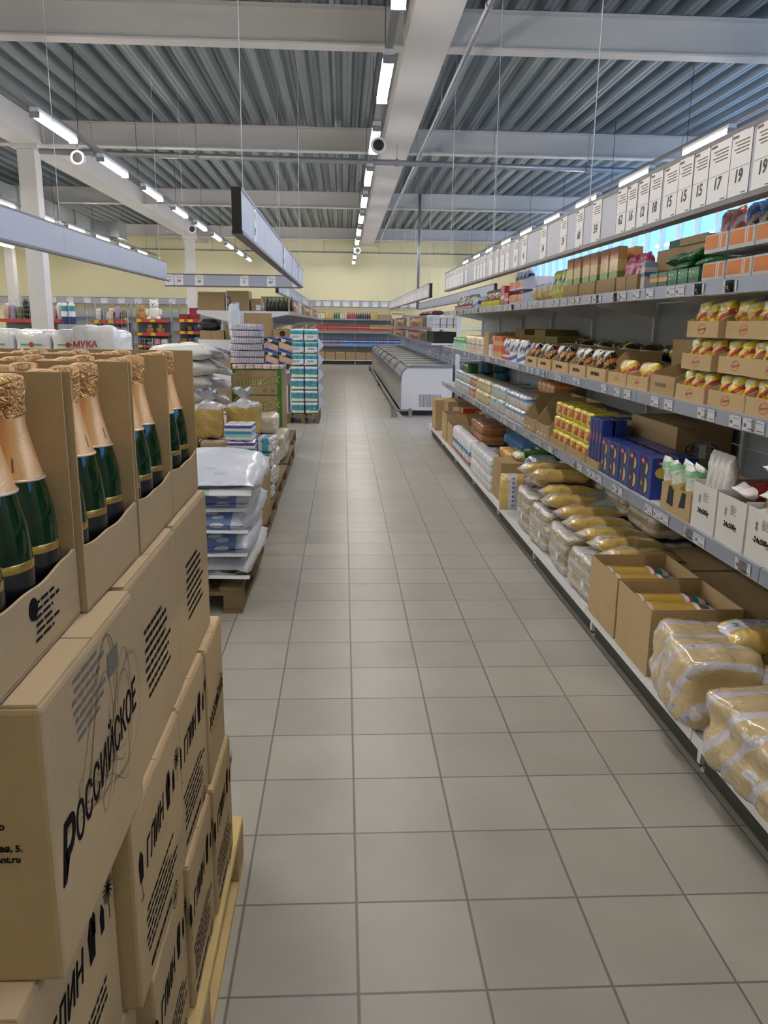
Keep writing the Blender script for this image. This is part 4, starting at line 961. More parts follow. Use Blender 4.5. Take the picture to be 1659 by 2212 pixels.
# --- top shelf (z 1.69)
ORW = PM('orange_white_stripes', [(0, (238, 236, 232)), (.03, (232, 136, 40)), (.22, (238, 236, 232)), (.27, (232, 136, 40)), (.31, (238, 236, 232)), (.36, (232, 136, 40))], 'Y', bump=0, rough=.45, coat=0)
def mk_orw():
    t = thing('display_carton'); obj('carton_body', tray(.30, .188, .098, .068, slope=True, m=WHITEP), WHITEP, t)
    obj('printed_front', MB().box(-.0012, 0, .008, .180, .014, .062), ORW, t); return t
oc = [(2.40, BLBAG), (2.595, GRBAG), (2.79, BLBAG), (2.99, OBAG)]
for ti in range(2):
    for j, (a, m_) in enumerate(oc):
        place('orw', mk_orw, 'white display carton with orange striped front, %s tier, %s column' % (('lower', 'upper')[ti], NTH[j]), 'display carton', (1.40, a, 1.69+.103*ti), 0, 'white and orange striped cartons on the top shelf')
        if ti:
            for q in range(2): place('sn%s' % m_.name, standing(.05, .085, .155, m_, 90), '%s snack pouch standing in the upper striped carton, %s column, %s one' % ({'B': 'blue', 'G': 'green', 'O': 'orange'}['BGO'[[BLBAG, GRBAG, OBAG].index(m_)]], NTH[j], ('nearer', 'farther')[q]), 'pouch', (1.425, a+.05+.09*q, 1.80), (R(-6+10*q if m_ is OBAG else 2), R(4), 0), 'snack pouches in striped cartons')
        else:
            place('dks', lambda: (lambda t: (obj('pouch_body', pillow(.2, .15, .05, 10, 12, 91, .4), M('dark_pouch', (60, 55, 50), .25, bump=.7, coat=.5, var=.5, vscale=30), t, smooth=True), t)[1])(thing('pouch')), 'dark pouch lying in the lower striped carton, %s column' % NTH[j], 'pouch', (1.50, a+.095, 1.70), 0, 'dark pouches in the lower striped cartons')
GBX = PM('green_small_box', [(0, (28, 120, 60)), (.3, (210, 70, 40)), (.36, (225, 175, 50)), (.62, (210, 70, 40)), (.68, (28, 120, 60))], 'Z', bump=0, rough=.35)
GBX2 = PM('green_box_white_mark', [(0, (24, 112, 58)), (.4, (24, 112, 58)), (.41, (40, 140, 80)), (.8, (24, 112, 58))], 'Z', bump=0, rough=.35, spots=[((220, 230, 225), 2, .2)])
for j in range(5): place('gbx%d' % (j > 2), pbox('g', .10, .098, .062, GBX if j > 2 else GBX2), 'small green box at the top shelf edge, %s of five%s' % (NTH[j], ', with red and yellow label' if j > 2 else ''), 'box', (1.40, 3.21+.106*j, 1.69), 0, 'small green boxes at the shelf edge')
for q in range(16): place('gp%d' % (q % 3), lambda: (lambda t: (obj('pouch_body', pillow(.13, .10, .034, 9, 12, 70+q, .25, .04, 6), GBAG, t, smooth=True), t)[1])(thing('pouch')), 'green spice pouch heaped behind the small green boxes, number %d from near' % (q+1), 'pouch', (1.535+.03*math.sin(q*2.3), 3.25+.030*q, 1.695+.034*(q % 4)), (R(12*math.sin(q*3)), R(-14+9*(q % 4)), R(80+40*math.sin(q*1.3))), 'heap of green spice pouches')
t = open_carton('brown open carton standing behind the heap of green pouches', 1.60, 3.60, 1.69, .30, .58, .20, CARD2)
obj('flap', MB().box(-.004, 0, .0, .30, .20, .235), CARD2, t)
place('gflat', pbox('gflat', .22, .40, .045, M('dark_green_print', (18, 84, 58), .4)), 'flat dark green box lying on top of the brown carton behind the pouches', 'box', (1.64, 3.74, 1.891), 0)
place('wsm', pbox('wsm', .06, .075, .12, PM('white_ribbon_box', [(0, (226, 224, 228)), (.45, (80, 130, 180)), (.62, (226, 224, 228)), (.8, (150, 180, 215))], 'Z', bump=0, spots=[((210, 80, 90), 2, .14)])), 'narrow white box with blue print beside the green boxes', 'box', (1.40, 3.80, 1.69), R(-8))
for j, a in enumerate((3.89, 4.045)):
    place('pkt', traybox('pkt', .18, .145, .09, .07), 'small brown display carton of pink pouches on the top shelf, %s' % ('nearer', 'farther')[j], 'display carton', (1.40, a, 1.69), 0, 'small cartons of pink pouches')
    for q in range(2): place('pk', standing(.06, .07, .17, PKBAG, 95), 'shiny pink pouch standing in the small brown carton, %s carton, %s' % (('nearer', 'farther')[j], ('near', 'far')[q]), 'pouch', (1.425, a+.04+.07*q, 1.696), (R(-8+12*q), 0, 0), 'shiny pink pouches')
for j, (a, b_) in enumerate(((4.21, 4.52), (4.55, 4.85), (4.88, 5.20))):
    L = b_-a; key = 'st%.2f' % L
    place(key, traybox(key, .30, L, .09, .072), 'brown display carton of tall soup packets on the top shelf, %s of three' % NTH[j], 'display carton', (1.40, a, 1.69), 0, 'cartons of tall soup packets')
    for q in range(2):
        for r_ in range(2): place('soup', pbox('soup', .05, .135, .225, SOUP, bev=.006), 'tall orange and green soup packet in the %s carton, %s of the %s row' % (NTH[j], ('near one', 'far one')[q], ('front', 'back')[r_]), 'packet', (1.41+.08*r_, a+.008+.148*q*(L/.30), 1.695), 0, 'tall soup packets')
YG = pouch_mat('yellow_green_pouch', (205, 210, 60), (60, 120, 170), (210, 215, 90), spots=[((200, 50, 50), 3, .12), ((90, 160, 60), 4, .16)])
for j in range(4): place('yg%d' % (j % 2), standing(.06, .09, .19 + .0*j, YG, 96+j), 'yellow and green pouch with blue print on the top shelf, %s' % NTH[j], 'pouch', (1.43, 5.3+.10*j, 1.69), (R(6*math.sin(j*2)), 0, 0), 'yellow and green pouches')
CLY = PM('clear_sweet_bag', [(0, (214, 190, 110)), (.5, (222, 205, 160)), (.8, (222, 222, 225))], 'Z', bump=.9, rough=.18, coat=.7, spots=[((225, 200, 80), 6, .2), ((235, 235, 238), 5, .2)])
for j in range(7): place('cly%d' % (j % 2), standing(.09, .11, .12+.0*j, CLY, 97+j), 'clear bag of pale yellow pieces on the top shelf, %s' % NTH[j], 'bag', (1.44+.05*(j % 2), 5.72+.085*j, 1.69), (R(9*math.sin(j*2.2)), R(-6), 0), 'clear bags of pale yellow pieces')
t = thing('paper_sign', 'grey pointed paper sign behind the clear bags', 'sign', (1.62, 5.8, 1.69)); obj('sign_sheet', MB().prism([(0, .0), (.42, 0), (.42, .10), (.22, .17), (0, .11)], 0, 0, .006), M('grey_sheet', (150, 158, 178), .5), t)
for ti in range(2):
    for j in range(2): place('orw2', mk_orw, 'white display carton with orange striped front farther along, %s tier, %s' % (('lower', 'upper')[ti], ('nearer', 'farther')[j]), 'display carton', (1.40, 6.40+.26*j, 1.69+.105*ti), 0, 'farther white and orange striped cartons', (1, 1.3, 1.0))
for j in range(4): place('svt%d' % (j % 2), standing(.06, .12, .15, SVBAG, 99+j), 'silver pouch in the farther upper striped cartons, %s' % NTH[j], 'pouch', (1.43, 6.46+.125*j, 1.80), (R(8*math.sin(j*3)), 0, 0), 'silver pouches in farther cartons')
for j in range(2): place('rbx', pbox('rbx', .25, .16, .16, RWM), 'red and white box beyond the striped cartons, %s' % ('nearer', 'farther')[j], 'box', (1.40, 6.95+.17*j, 1.69+.0), 0, 'red and white boxes on the top shelf', (1, 1, 1 if j else .62))
YELB = M('bright_yellow_card', (222, 212, 30), .5)
for j in range(3):
    place('ybx', traybox('ybx', .28, .32, .11, .05, YELB), 'bright yellow display tray on the top shelf, %s' % NTH[j], 'display carton', (1.40, 7.33+.335*j, 1.69), 0, 'bright yellow display trays')
    for q in range(3): place('brn%d' % (q % 2), standing(.07, .10, .15, BRBAG, 101+q), 'brown pouch in the %s yellow tray, %s' % (NTH[j], ('near end', 'centre', 'far end')[q]), 'pouch', (1.43, 7.33+.335*j+.32*(q+.5)/3, 1.696), (R(14*math.sin(q*3+j)), 0, 0), 'brown pouches in the yellow trays')
place('bwb', pbox('bwb', .22, .36, .10, BWM), 'white box with blue swoosh on the top shelf beyond the yellow trays', 'box', (1.40, 8.5, 1.69), 0)
place('arc', lambda: (lambda t: (obj('hoop', MB().prism([(0.22*math.cos(a*math.pi/14), .22*math.sin(a*math.pi/14)) for a in range(15)]+[(0.19*math.cos(a*math.pi/14), .19*math.sin(a*math.pi/14)) for a in range(14, -1, -1)], 0, 0, .02), M('orange_red_hoop', (196, 84, 56), .5), t), t)[1])(thing('display_hoop')), 'orange red arched display header behind the white and blue box', 'display header', (1.62, 8.35, 1.69), 0)
GGB = pouch_mat('grey_green_pouch', (120, 140, 105), (200, 205, 195), (90, 110, 80), spots=[((200, 60, 55), 3, .1)])
for j in range(5):
    place('rdt', traybox('rdt', .26, .25, .05, .04, RWM), 'low red and white tray at the far end of the top shelf, %s' % NTH[j], 'display carton', (1.40, 8.93+.27*j, 1.69), 0, 'low red trays')
    for q in range(2): place('ggb%d' % q, standing(.07, .11, .15, GGB, 105+q), 'grey green pouch in the %s low red tray, %s' % (NTH[j], ('near', 'far')[q]), 'pouch', (1.43, 8.99+.27*j+.12*q, 1.696), (R(16*math.sin(q*3+j*2)), 0, R(10)), 'grey green pouches')
for j in range(3): place('topbc', pbox('tbc', .2, .4, .16, CARD2), 'brown carton at the back of the top shelf, %s' % NTH[j], 'carton', (1.70, 7.6+.9*j, 1.69), 0, 'brown cartons at the back of the top shelf')

# --- third shelf from top (z .745)
WBOX = M('white_corrugated_card', (214, 214, 212), .7, bump=.05, bscale=90)
def barcode(t, loc, rot, w=.03, h=.016):
    b = MB(); x = -w/2
    while x < w/2: d = random.choice((.001, .0016, .0024)); b.poly([(x, 0, 0), (x+d, 0, 0), (x+d, h, 0), (x, h, 0)]); x += d+.0015
    obj('barcode', b.mesh('barcode', [INK], fix=False), None, t, loc, rot)
for j, (a, b_) in enumerate(((2.20, 2.39), (2.40, 2.605), (2.62, 2.83), (2.845, 3.045))):
    L = b_-a
    t = thing('white_carton', 'white display carton with small black print on the third shelf, %s' % NTH[j], 'display carton', (1.395, a, .745), 0, 'white cartons on the third shelf')
    obj('carton_body', tray(.34, L, .185, .178, back=.19, slope=False), WBOX, t)
    text('24x500g', .028, INK, t, (-.0012, L*.5, .075), FNX, .1, bold=.0005)
    lines(t, (-.001, L*.42, .115), FNX, .05, .035, 6, mat=INKG2); barcode(t, (-.0012, L*.72, .12), (R(90), R(90), R(-90)))
    if j < 3:
        ins = MB().box(0, .004, 0, L-.02, .0, .36); ins.box(0, .28, 0, .004, 0, .36); ins.box(0, .28, L-.024, L-.02, 0, .36)
        o = obj('brown_liner', ins, CARD2, t, (.05, .01, .006)) if j < 2 else None
        for q in range(4 if j < 2 else 0):
            place('redb%d' % (q % 2), lambda: (lambda t: (obj('bag_body', pillow(.26, .15, .06, 14, 14, 120+q, .4, .10), REDB, t, smooth=True), t)[1])(thing('pasta_bag')), 'red and white bag of pasta lying in the %s white carton, %s' % (NTH[j], ('lowest', 'second up', 'third up', 'topmost')[q]), 'bag', (1.53, a+.10+.01*(q % 2), .80+.075*q), (0, R(4*(-1)**q), R(180+6*(-1)**q)), 'red and white pasta bags', (1, 1, 1.1))
    if j == 3 or j == 2:
        pass
for q in range(4):
    place('wpk', standing(.06, .05, .30, PM('white_tall_pack', [(0, (214, 210, 205)), (.4, (226, 222, 220)), (.43, (206, 170, 160)), (.5, (226, 224, 224))], 'Z', bump=.6, rough=.2, coat=.6), 125), 'tall white packet standing in the farthest white carton, %s' % NTH[q], 'packet', (1.415, 2.875+.045*q, .752), 0, 'tall white packets')
for q in range(2):
    place('redb0', None, 'red and white bag of pasta lying in the third nearest white carton, %s' % ('lower', 'upper')[q], 'bag', (1.54, 2.72, .84+.08*q), (0, 0, R(175)), 'red and white pasta bags')
t = thing('display_carton', 'brown carton with cut-out front holding green and white pasta bags', 'display carton', (1.395, 3.06, .745)); obj('carton_body', tray(.30, .30, .16, .115), CARD, t)
obj('cut_out', MB().prism([(.05, .05), (.05, .11), (.085, .11), (.11, .04)], 0, -.0012, .0), DARK, t); obj('cut_out', MB().prism([(.17, .03), (.17, .115), (.22, .115), (.235, .035)], 0, -.0012, .0), DARK, t)
for q in range(5): place('gw%d' % (q % 2), standing(.06, .085, .22, GRWB, 130+q), 'green and white pasta bag leaning in the cut-out carton, %s' % NTH[q], 'bag', (1.405+.05*(q % 2), 3.10+.055*q, .752), (R(14*math.sin(q*2.4)), R(-12), 0), 'green and white pasta bags')
NAVY = M('navy_card', (30, 38, 88), .35, coat=.3); PLATE = M('yellow_pasta_print', (222, 190, 90), .4, bump=.3, bscale=90); LOGOR = M('logo_red', (200, 50, 70), .4)
BLU = M('blue_card', (36, 62, 150), .35, coat=.3)
def mk_blue():
    t = thing('pasta_box'); obj('box_body', MB().box(0, .095, 0, .14, 0, .192), BLU, t, bevel=.0025)
    obj('spine_panel', MB().box(-.0009, 0, .070, .1385, .002, .190), NAVY, t)
    def ell(cx, cz, rx, rz, m, nm, a0=0, a1=2*math.pi, face='x'):
        b = MB(); pts = [(cx+rx*math.cos(a0+(a1-a0)*i/28), cz+rz*math.sin(a0+(a1-a0)*i/28)) for i in range(28 if a1-a0 > 6 else 29)]
        b.poly([(-.0016 if nm != 'printed_logo' else -.002, p[0], p[1]) if face == 'x' else (p[0], -.0009 if nm != 'printed_logo' else -.0014, p[1]) for p in pts]); obj(nm, b.mesh(nm, [m], fix=False), None, t)
    ell(.070, .055, .032, .034, PLATE, 'printed_plate', R(90), R(270)); ell(.070, .135, .026, .028, PLATE, 'printed_plate', R(90), R(270))
    ell(.105, .165, .022, .015, LOGOR, 'printed_logo'); text('Barilla', .014, WHITEP, t, (-.0026, .105, .165), FNX, .2)
    ell(.052, .125, .036, .026, PLATE, 'printed_plate', face='y'); ell(.048, .168, .024, .009, LOGOR, 'printed_logo', face='y'); text('Barilla', .012, WHITEP, t, (.048, -.0018, .168), FNY, .2)
    obj('star_mark', MB().poly([(-.0016, .10, .06), (-.0016, .112, .075), (-.0016, .118, .055), (-.0016, .106, .045)]).mesh('st', [PLATE], fix=False), None, t)
    return t
for r_ in range(2):
    for j in range(5): place('blue', mk_blue, 'dark blue pasta box with yellow plate and red oval, %s row, %s' % (('front', 'back')[r_], NTH[j]), 'pasta box', (1.40+.12*r_, 3.50+.146*j, .745), R((0, 1, -1, .5, -.5)[j]), 'dark blue pasta boxes')
t = thing('brown_carton', 'brown carton with a black oval mark behind the dark blue pasta boxes', 'carton', (1.62, 3.78, .745)); obj('carton_body', MB().box(0, .28, 0, .62, 0, .30), CARD2, t, bevel=.004)
b = MB(); arc_strip(b, 0, 0, .075, .082, 0, 2*math.pi, 28); g = obj('printed_oval', b.mesh('ov', [INK], fix=False), None, t, (.13, -.001, .19), FNY); g.scale = (1, .45, 1); text('Barilla', .05, INK, t, (.13, -.001, .19), FNY, .2)
t = thing('clip_sign', 'small clear plastic sign holder standing on the third shelf', 'sign holder', (1.60, 3.52, .745)); obj('sign_frame', MB().box(0, .07, 0, .003, 0, .27), FILM, t); obj('paper_insert', MB().box(.018, .052, -.001, 0, .19, .25), M('pale_green_sheet', (175, 190, 182), .5), t)
place('trA', traybox('trA', .26, .235, .05, .045), 'brown tray holding tall dark blue spaghetti packets', 'display carton', (1.395, 4.235, .745), 0)
def mk_spag():
    t = thing('spaghetti_packet'); obj('packet_body', MB().box(0, .06, 0, .05, 0, .27), BLU, t, bevel=.004); obj('spine_panel', MB().box(-.0008, 0, .006, .03, .01, .262), NAVY, t)
    b = MB(); b.poly([(-.0015, .012+.01*math.cos(a*.5236)+.006, .17+.028*math.sin(a*.5236)) for a in range(12)]); obj('printed_oval', b.mesh('ov2', [PM('salmon_oval', [(0, (205, 110, 100)), (1, (225, 170, 150))], 'Z', bump=0)], fix=False), None, t); return t
for r_ in range(2):
    for j in range(4): place('spag', mk_spag, 'tall dark blue spaghetti packet in the brown tray, %s row, %s' % (('front', 'back')[r_], NTH[j]), 'packet', (1.402+.075*r_, 4.242+.056*j, .751), 0, 'tall dark blue spaghetti packets')
YPK = PM('yellow_macaroni_pack', [(0, (228, 208, 30)), (.18, (230, 212, 40)), (.26, (196, 96, 60)), (.72, (204, 110, 70)), (.78, (232, 216, 40))], 'Z', bump=.5, rough=.2, coat=.6, bscale=22, spots=[((232, 215, 40), 2.3, .36)])
def mk_yp():
    t = thing('macaroni_pack'); obj('pack_body', setm(blob(.17, .125, .098, 6, 8, .012, 11), YPK), None, t); return t
for c, (a, b_) in enumerate(((4.485, 4.89), (4.90, 5.305))):
    place('trY', traybox('trY', .36, .40, .10, .05), 'brown tray of stacked yellow macaroni packs, %s' % ('nearer', 'farther')[c], 'display carton', (1.395, a, .745), 0, 'trays of yellow macaroni packs')
    for l in range(3):
        for q in range(3): place('yp', mk_yp, 'yellow macaroni pack with brown window, %s tray, %s layer, %s' % (('nearer', 'farther')[c], ('bottom', 'middle', 'top')[l], ('near end', 'centre', 'far end')[q]), 'macaroni pack', (1.49+.008*l, a+.070+.130*q, .750+.092*l), R(3*math.sin(q*3+l)), 'yellow macaroni packs')
WBK = PM('white_sachet', [(0, (226, 226, 228)), (.6, (200, 190, 170)), (.8, (226, 226, 230))], 'X', bump=.9, rough=.2, coat=.6, spots=[((60, 60, 64), 4, .12)])
for c, a in enumerate((5.33, 5.72)):
    place('trB', traybox('trB', .36, .375, .27, .10, back=.27), 'tall sided brown display carton of white sachets, %s' % ('nearer', 'farther')[c], 'display carton', (1.395, a, .745), 0, 'tall sided brown cartons')
    for q in range(3): place('wsa', lambda: (lambda t: (obj('sachet_body', pillow(.2, .12, .045, 10, 12, 140, .5), WBK, t, smooth=True), t)[1])(thing('sachet')), 'white sachet lying in the %s tall sided carton, %s' % (('nearer', 'farther')[c], ('near end', 'centre', 'far end')[q]), 'sachet', (1.50, a+.07+.115*q, .76), (R(30), R(-18), R(10*q)), 'white sachets in tall sided cartons', (1, 1, 1.2))
def packm(name, cols): return PM(name, cols, 'Z', bump=.7, rough=.18, coat=.7, bscale=18)
CB = packm('white_blue_grain_pack', [(0, (225, 225, 230)), (.28, (226, 200, 170)), (.38, (226, 228, 236)), (.62, (110, 150, 200)), (.74, (70, 100, 165)), (.80, (228, 230, 236))])
CC = packm('cream_grain_pack', [(0, (232, 215, 160)), (.5, (236, 226, 190)), (.6, (214, 180, 110)), (.75, (236, 228, 200))])
CP = packm('peach_grain_pack', [(0, (214, 165, 140)), (.45, (222, 180, 150)), (.6, (180, 120, 95)), (.8, (225, 200, 190))])
CO = packm('orange_lentil_pack', [(0, (214, 140, 70)), (.5, (222, 150, 80)), (.65, (230, 185, 120)), (.8, (206, 125, 60))])
CLB = packm('light_blue_white_pack', [(0, (214, 216, 200)), (.5, (222, 226, 228)), (.62, (165, 195, 215)), (.85, (228, 232, 238))])
CG = PM('green_end_pack', [(0, (40, 110, 50)), (.35, (52, 130, 62)), (.42, (214, 222, 214)), (.52, (90, 150, 180)), (.8, (70, 110, 125))], 'X', bump=.5, rough=.2, coat=.7, bscale=18)
def packbuild(mt, s, d=(.20, .115, .12)):
    def f():
        t = thing('grain_pack'); obj('pack_body', setm(blob(d[0], d[1], d[2], 5.5, 8, .018, s), mt), None, t); return t
    return f
segs = [(6.14, 6.95, CB, 'white and blue'), (6.98, 7.7, CLB, 'white and pale blue'), (7.72, 8.55, CC, 'cream coloured'), (8.57, 8.95, CP, 'peach coloured'), (8.97, 10.1, CLB, 'pale blue and white farther')]
for si, (a, b_, m_, nm) in enumerate(segs):
    n = int((b_-a)/.122)
    for l in range(2):
        for q in range(n):
            place('gp_%s' % m_.name, packbuild(m_, 150+si), '%s grain pack at the third shelf edge, %s layer, %s of its colour' % (nm, ('lower', 'upper')[l], NTH[q]), 'grain pack', (1.495+.012*l, a+.061+.122*q, .746+.112*l), R(5*math.sin(q*2+l)), 'grain packs at the third shelf edge')
for q in range(16): place('gp_or', packbuild(CO, 171), 'orange pack behind the white and blue grain packs, %s layer, number %d from near' % (('lower', 'upper', 'top')[q//6], q % 6+1), 'grain pack', (1.73, 6.22+.13*(q % 6), .746+.108*(q//6)), R(4*math.sin(q)), 'orange packs behind the grain packs')
for q in range(9): place('gp_gr', packbuild(CG, 173, (.30, .13, .12)), 'green ended pack behind the pale blue packs, %s layer, number %d from near' % (('bottom', 'middle', 'top')[q//3], q % 3+1), 'grain pack', (1.76, 9.2+.16*(q % 3)+.08*(q//3), .746+.112*(q//3)), R(-6), 'green ended packs')
for q in range(3): place('gp_gr', None, 'green ended pack lying across the front upper grain packs at far end, %s' % NTH[q], 'grain pack', (1.56, 9.25+.16*q, .97), R(8), 'green ended packs')
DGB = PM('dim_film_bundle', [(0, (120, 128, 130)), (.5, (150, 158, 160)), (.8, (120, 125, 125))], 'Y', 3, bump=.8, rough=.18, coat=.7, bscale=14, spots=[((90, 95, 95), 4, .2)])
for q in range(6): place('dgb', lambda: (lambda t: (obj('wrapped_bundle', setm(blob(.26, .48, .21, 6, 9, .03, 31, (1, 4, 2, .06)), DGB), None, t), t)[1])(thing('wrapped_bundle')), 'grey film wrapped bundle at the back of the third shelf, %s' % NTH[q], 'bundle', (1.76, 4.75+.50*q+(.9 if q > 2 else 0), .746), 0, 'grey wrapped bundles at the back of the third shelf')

# --- base shelf (z .155)
Zb = .156
PSTR = PM('pasta_pouch_banded', [(0, (216, 186, 108)), (.34, (200, 200, 224)), (.44, (214, 214, 230)), (.66, (222, 194, 122)), (1.0, (216, 186, 108))], 'Y', bump=.8, rough=.16, coat=.8, bscale=16, grain=.45)
BUN = PM('pasta_bundle_film', [(0, (198, 178, 138)), (.30, (196, 192, 208)), (.42, (202, 182, 140)), (.72, (206, 202, 214)), (.86, (198, 176, 134))], 'Y', 2, bump=1.0, rough=.15, coat=.9, bscale=11, spots=[((150, 150, 196), 5, .13), ((222, 222, 228), 3.2, .2)], skew=.4, skaxis='Z')
def bandmarks(t, n, L, z, seed):
    b = MB(); rr = random.Random(seed)
    for i in range(n):
        x = -L*.40+L*.8*i/(n-1); b.poly([(x-.012, -.010, z), (x+.010, -.012, z), (x+.013, .008, z), (x-.008, .012, z)], i % 2)
    return b
def mk_pb(s):
    def f():
        t = thing('pasta_bag'); me = pillow(.36, .21, .095, 20, 20, s, .20, .07, 5.0); obj('bag_body', me, PSTR, t, smooth=True)
        b = MB(); rr = random.Random(s)
        for i in range(7):
            x = -.13+.26*i/6; u = x/.18; z = .095*.42+.095/2*max(0, 1-abs(u/.93)**5)**.5+.0065; y = -.004
            b.poly([(x-.010, y-.008, z), (x+.010, y-.010, z), (x+.012, y+.008, z), (x-.008, y+.010, z)], i % 3 == 0)
        obj('printed_band_marks', b.mesh('marks', [M('band_blue', (90, 96, 176), .3), M('band_teal', (50, 140, 165), .3)], fix=False), None, t)
        return t
    return f
def mk_bundle(s, d=(.52, .46, .30), k=6):
    def f():
        t = thing('pasta_bundle'); obj('wrapped_bundle', setm(blob(d[0], d[1], d[2], k, 14, .035, s, (1, 3, 2, .07)), BUN), None, t)
        return t
    return f
place('bunA', mk_bundle(5, (.56, .50, .27)), 'large film wrapped pasta bundle overhanging the base shelf at lower right', 'bundle', (1.43, 2.08, Zb), R(3), 'wrapped pasta bundles')
place('bunB', mk_bundle(9, (.30, .44, .30), 4.5), 'tall film wrapped pasta bundle standing on edge before the open cartons', 'bundle', (1.30, 2.60, Zb), R(-4), 'wrapped pasta bundles')
place('bunA', None, 'film wrapped pasta bundle at the back of the base shelf near the right edge', 'bundle', (1.64, 2.62, Zb), R(80), 'wrapped pasta bundles', (.8, .9, .55))
pbs = [(1.60, 2.40, .32, 2, 'pasta bag with blue printed band, lower one beside the standing bundle'), (1.56, 2.62, .385, -3, 'pasta bag with blue printed band, topmost beside the standing bundle'), (1.50, 2.02, .425, 4, 'pasta bag with blue printed band lying on the large wrapped bundle'), (1.62, 2.24, .415, 0, 'pasta bag with blue printed band behind the large wrapped bundle')]
for j, (x, y, z, a, l) in enumerate(pbs): place('pb%d' % (j % 2), mk_pb(200+j), l, 'pasta bag', (x, y, z), (R(-8), 0, R(a)), 'pasta bags with printed bands', (1.15, 1.1, 1.1))
place('bunA', None, 'film wrapped pasta bundle at the extreme lower right edge of view', 'bundle', (1.45, 1.55, Zb), R(-3), 'wrapped pasta bundles', (1, .95, 1))
oc = [(2.885, 3.265), (3.28, 3.665)]
SPG = PM('spaghetti_in_film', [(0, (200, 50, 50)), (.10, (226, 222, 226)), (.14, (196, 160, 72)), (.66, (200, 166, 80)), (.68, (226, 228, 236)), (.74, (190, 60, 90)), (.78, (40, 140, 160)), (.86, (226, 228, 240)), (.95, (110, 110, 180))], 'X', bump=.3, rough=.15, coat=.8, bscale=40)
def mk_spb():
    t = thing('spaghetti_bag'); obj('bag_body', pillow(.33, .112, .055, 18, 16, 210, .15, .05, 7.0), SPG, t, smooth=True); return t
for j, (a, b_) in enumerate(oc):
    closed = thing('brown_carton', 'closed brown carton under the open spaghetti carton, %s' % ('nearer', 'farther')[j], 'carton', (1.205, a, Zb), 0, 'closed cartons under the spaghetti cartons'); obj('carton_body', MB().box(0, .36, 0, b_-a-.008, 0, .128), CARD, closed, bevel=.003)
    open_carton('open brown carton of spaghetti bags on the base shelf, %s' % ('nearer', 'farther')[j], 1.205, a, Zb+.129, .37, b_-a-.006, .155, CARD, 'carton', 'open spaghetti cartons')
    for l in range(2):
        for q in range(3): place('spb', mk_spb, 'spaghetti bag in the %s open carton, %s layer, %s' % (('nearer', 'farther')[j], ('lower', 'upper')[l], ('near side', 'centre', 'far side')[q]), 'spaghetti bag', (1.39, a+.065+.118*q, Zb+.136+.055*l), (R(6*math.sin(q*2+j+l)), R(2), R(3*math.sin(q*4+l))), 'spaghetti bags in open cartons')
place('bkc', pbox('bkc', .30, .62, .17, CARD2), 'long brown carton lying behind the spaghetti cartons, nearer', 'carton', (1.62, 2.95, Zb), 0, 'long cartons behind the spaghetti', (1, 1, 1.3))
place('bkc', None, 'long brown carton lying behind the spaghetti cartons, farther', 'carton', (1.62, 3.60, Zb), 0, 'long cartons behind the spaghetti', (1, .8, 1.3))
# heap of pasta bundles and bags
CLR = PM('clear_pasta_bundle', [(0, (178, 166, 140)), (.3, (196, 190, 184)), (.5, (172, 156, 124)), (.8, (200, 198, 200))], 'Z', 2, bump=1.0, rough=.15, coat=.9, bscale=12, spots=[((150, 140, 116), 8, .16), ((206, 206, 214), 6, .2), ((170, 172, 204), 9, .10)])
def mk_cb(s):
    def f():
        t = thing('pasta_bundle'); obj('wrapped_bundle', setm(blob(.26, .44, .26, 6, 12, .035, s, (1, 2, 3, .08)), CLR), None, t)
        obj('paper_label', MB().box(-.001, 0, -.02, .02, -.018, .018), WHITEP, t, (-.137, -.1, .10), (R(12), 0, 0)); return t
    return f
for j, (y, h) in enumerate(((3.90, .85), (4.36, .92), (4.82, 1.0), (5.28, 1.05))):
    place('cb%d' % (j % 2), mk_cb(220+j), 'clear film bundle of pasta along the base shelf front, %s' % NTH[j], 'bundle', (1.345, y, Zb), R(2*(-1)**j), 'clear pasta bundles at the base shelf front', (1, 1, h))
hb = [(1.50, 3.80, .36, 0), (1.49, 3.97, .375, 2), (1.47, 4.13, .385, 3), (1.45, 4.33, .395, -2), (1.45, 4.54, .41, 3), (1.43, 4.77, .43, 0), (1.46, 4.97, .45, 2), (1.46, 5.20, .47, -4), (1.42, 5.08, .535, -6), (1.41, 5.36, .53, 8), (1.46, 5.40, .44, 0)]
for j, (x, y, z, a) in enumerate(hb):
    place('pb%d' % (j % 2), None, 'pasta bag with blue printed band on the clear bundles, number %d from near' % (j+1), 'pasta bag', (x, y, z-.02), (R(-10), R(3), R(a)), 'pasta bags heaped on the clear bundles', (1.05, 1.0, 1.0))
place('pb0', None, 'pasta bag with blue printed band standing on end at the heap corner', 'pasta bag', (1.25, 5.72, .32), (0, R(-82), R(80)), 'pasta bags heaped on the clear bundles', (.75, .9, 1))
for j in range(7):
    place('cb%d' % (j % 2), None, 'clear film bundle of pasta in the back of the base shelf, number %d from near' % (j+1), 'bundle', (1.76, 4.2+.46*(j % 4), Zb+.25*(j//4)), R(180), 'clear pasta bundles in the back', (1, 1, .95))
place('ovb', lambda: (lambda t: (obj('wrapped_bundle', setm(blob(.30, .62, .34, 2.6, 12, .03, 66), DGB), None, t), t)[1])(thing('wrapped_bundle')), 'domed grey green wrapped bundle behind the pasta heap', 'bundle', (1.60, 4.80, Zb), 0)
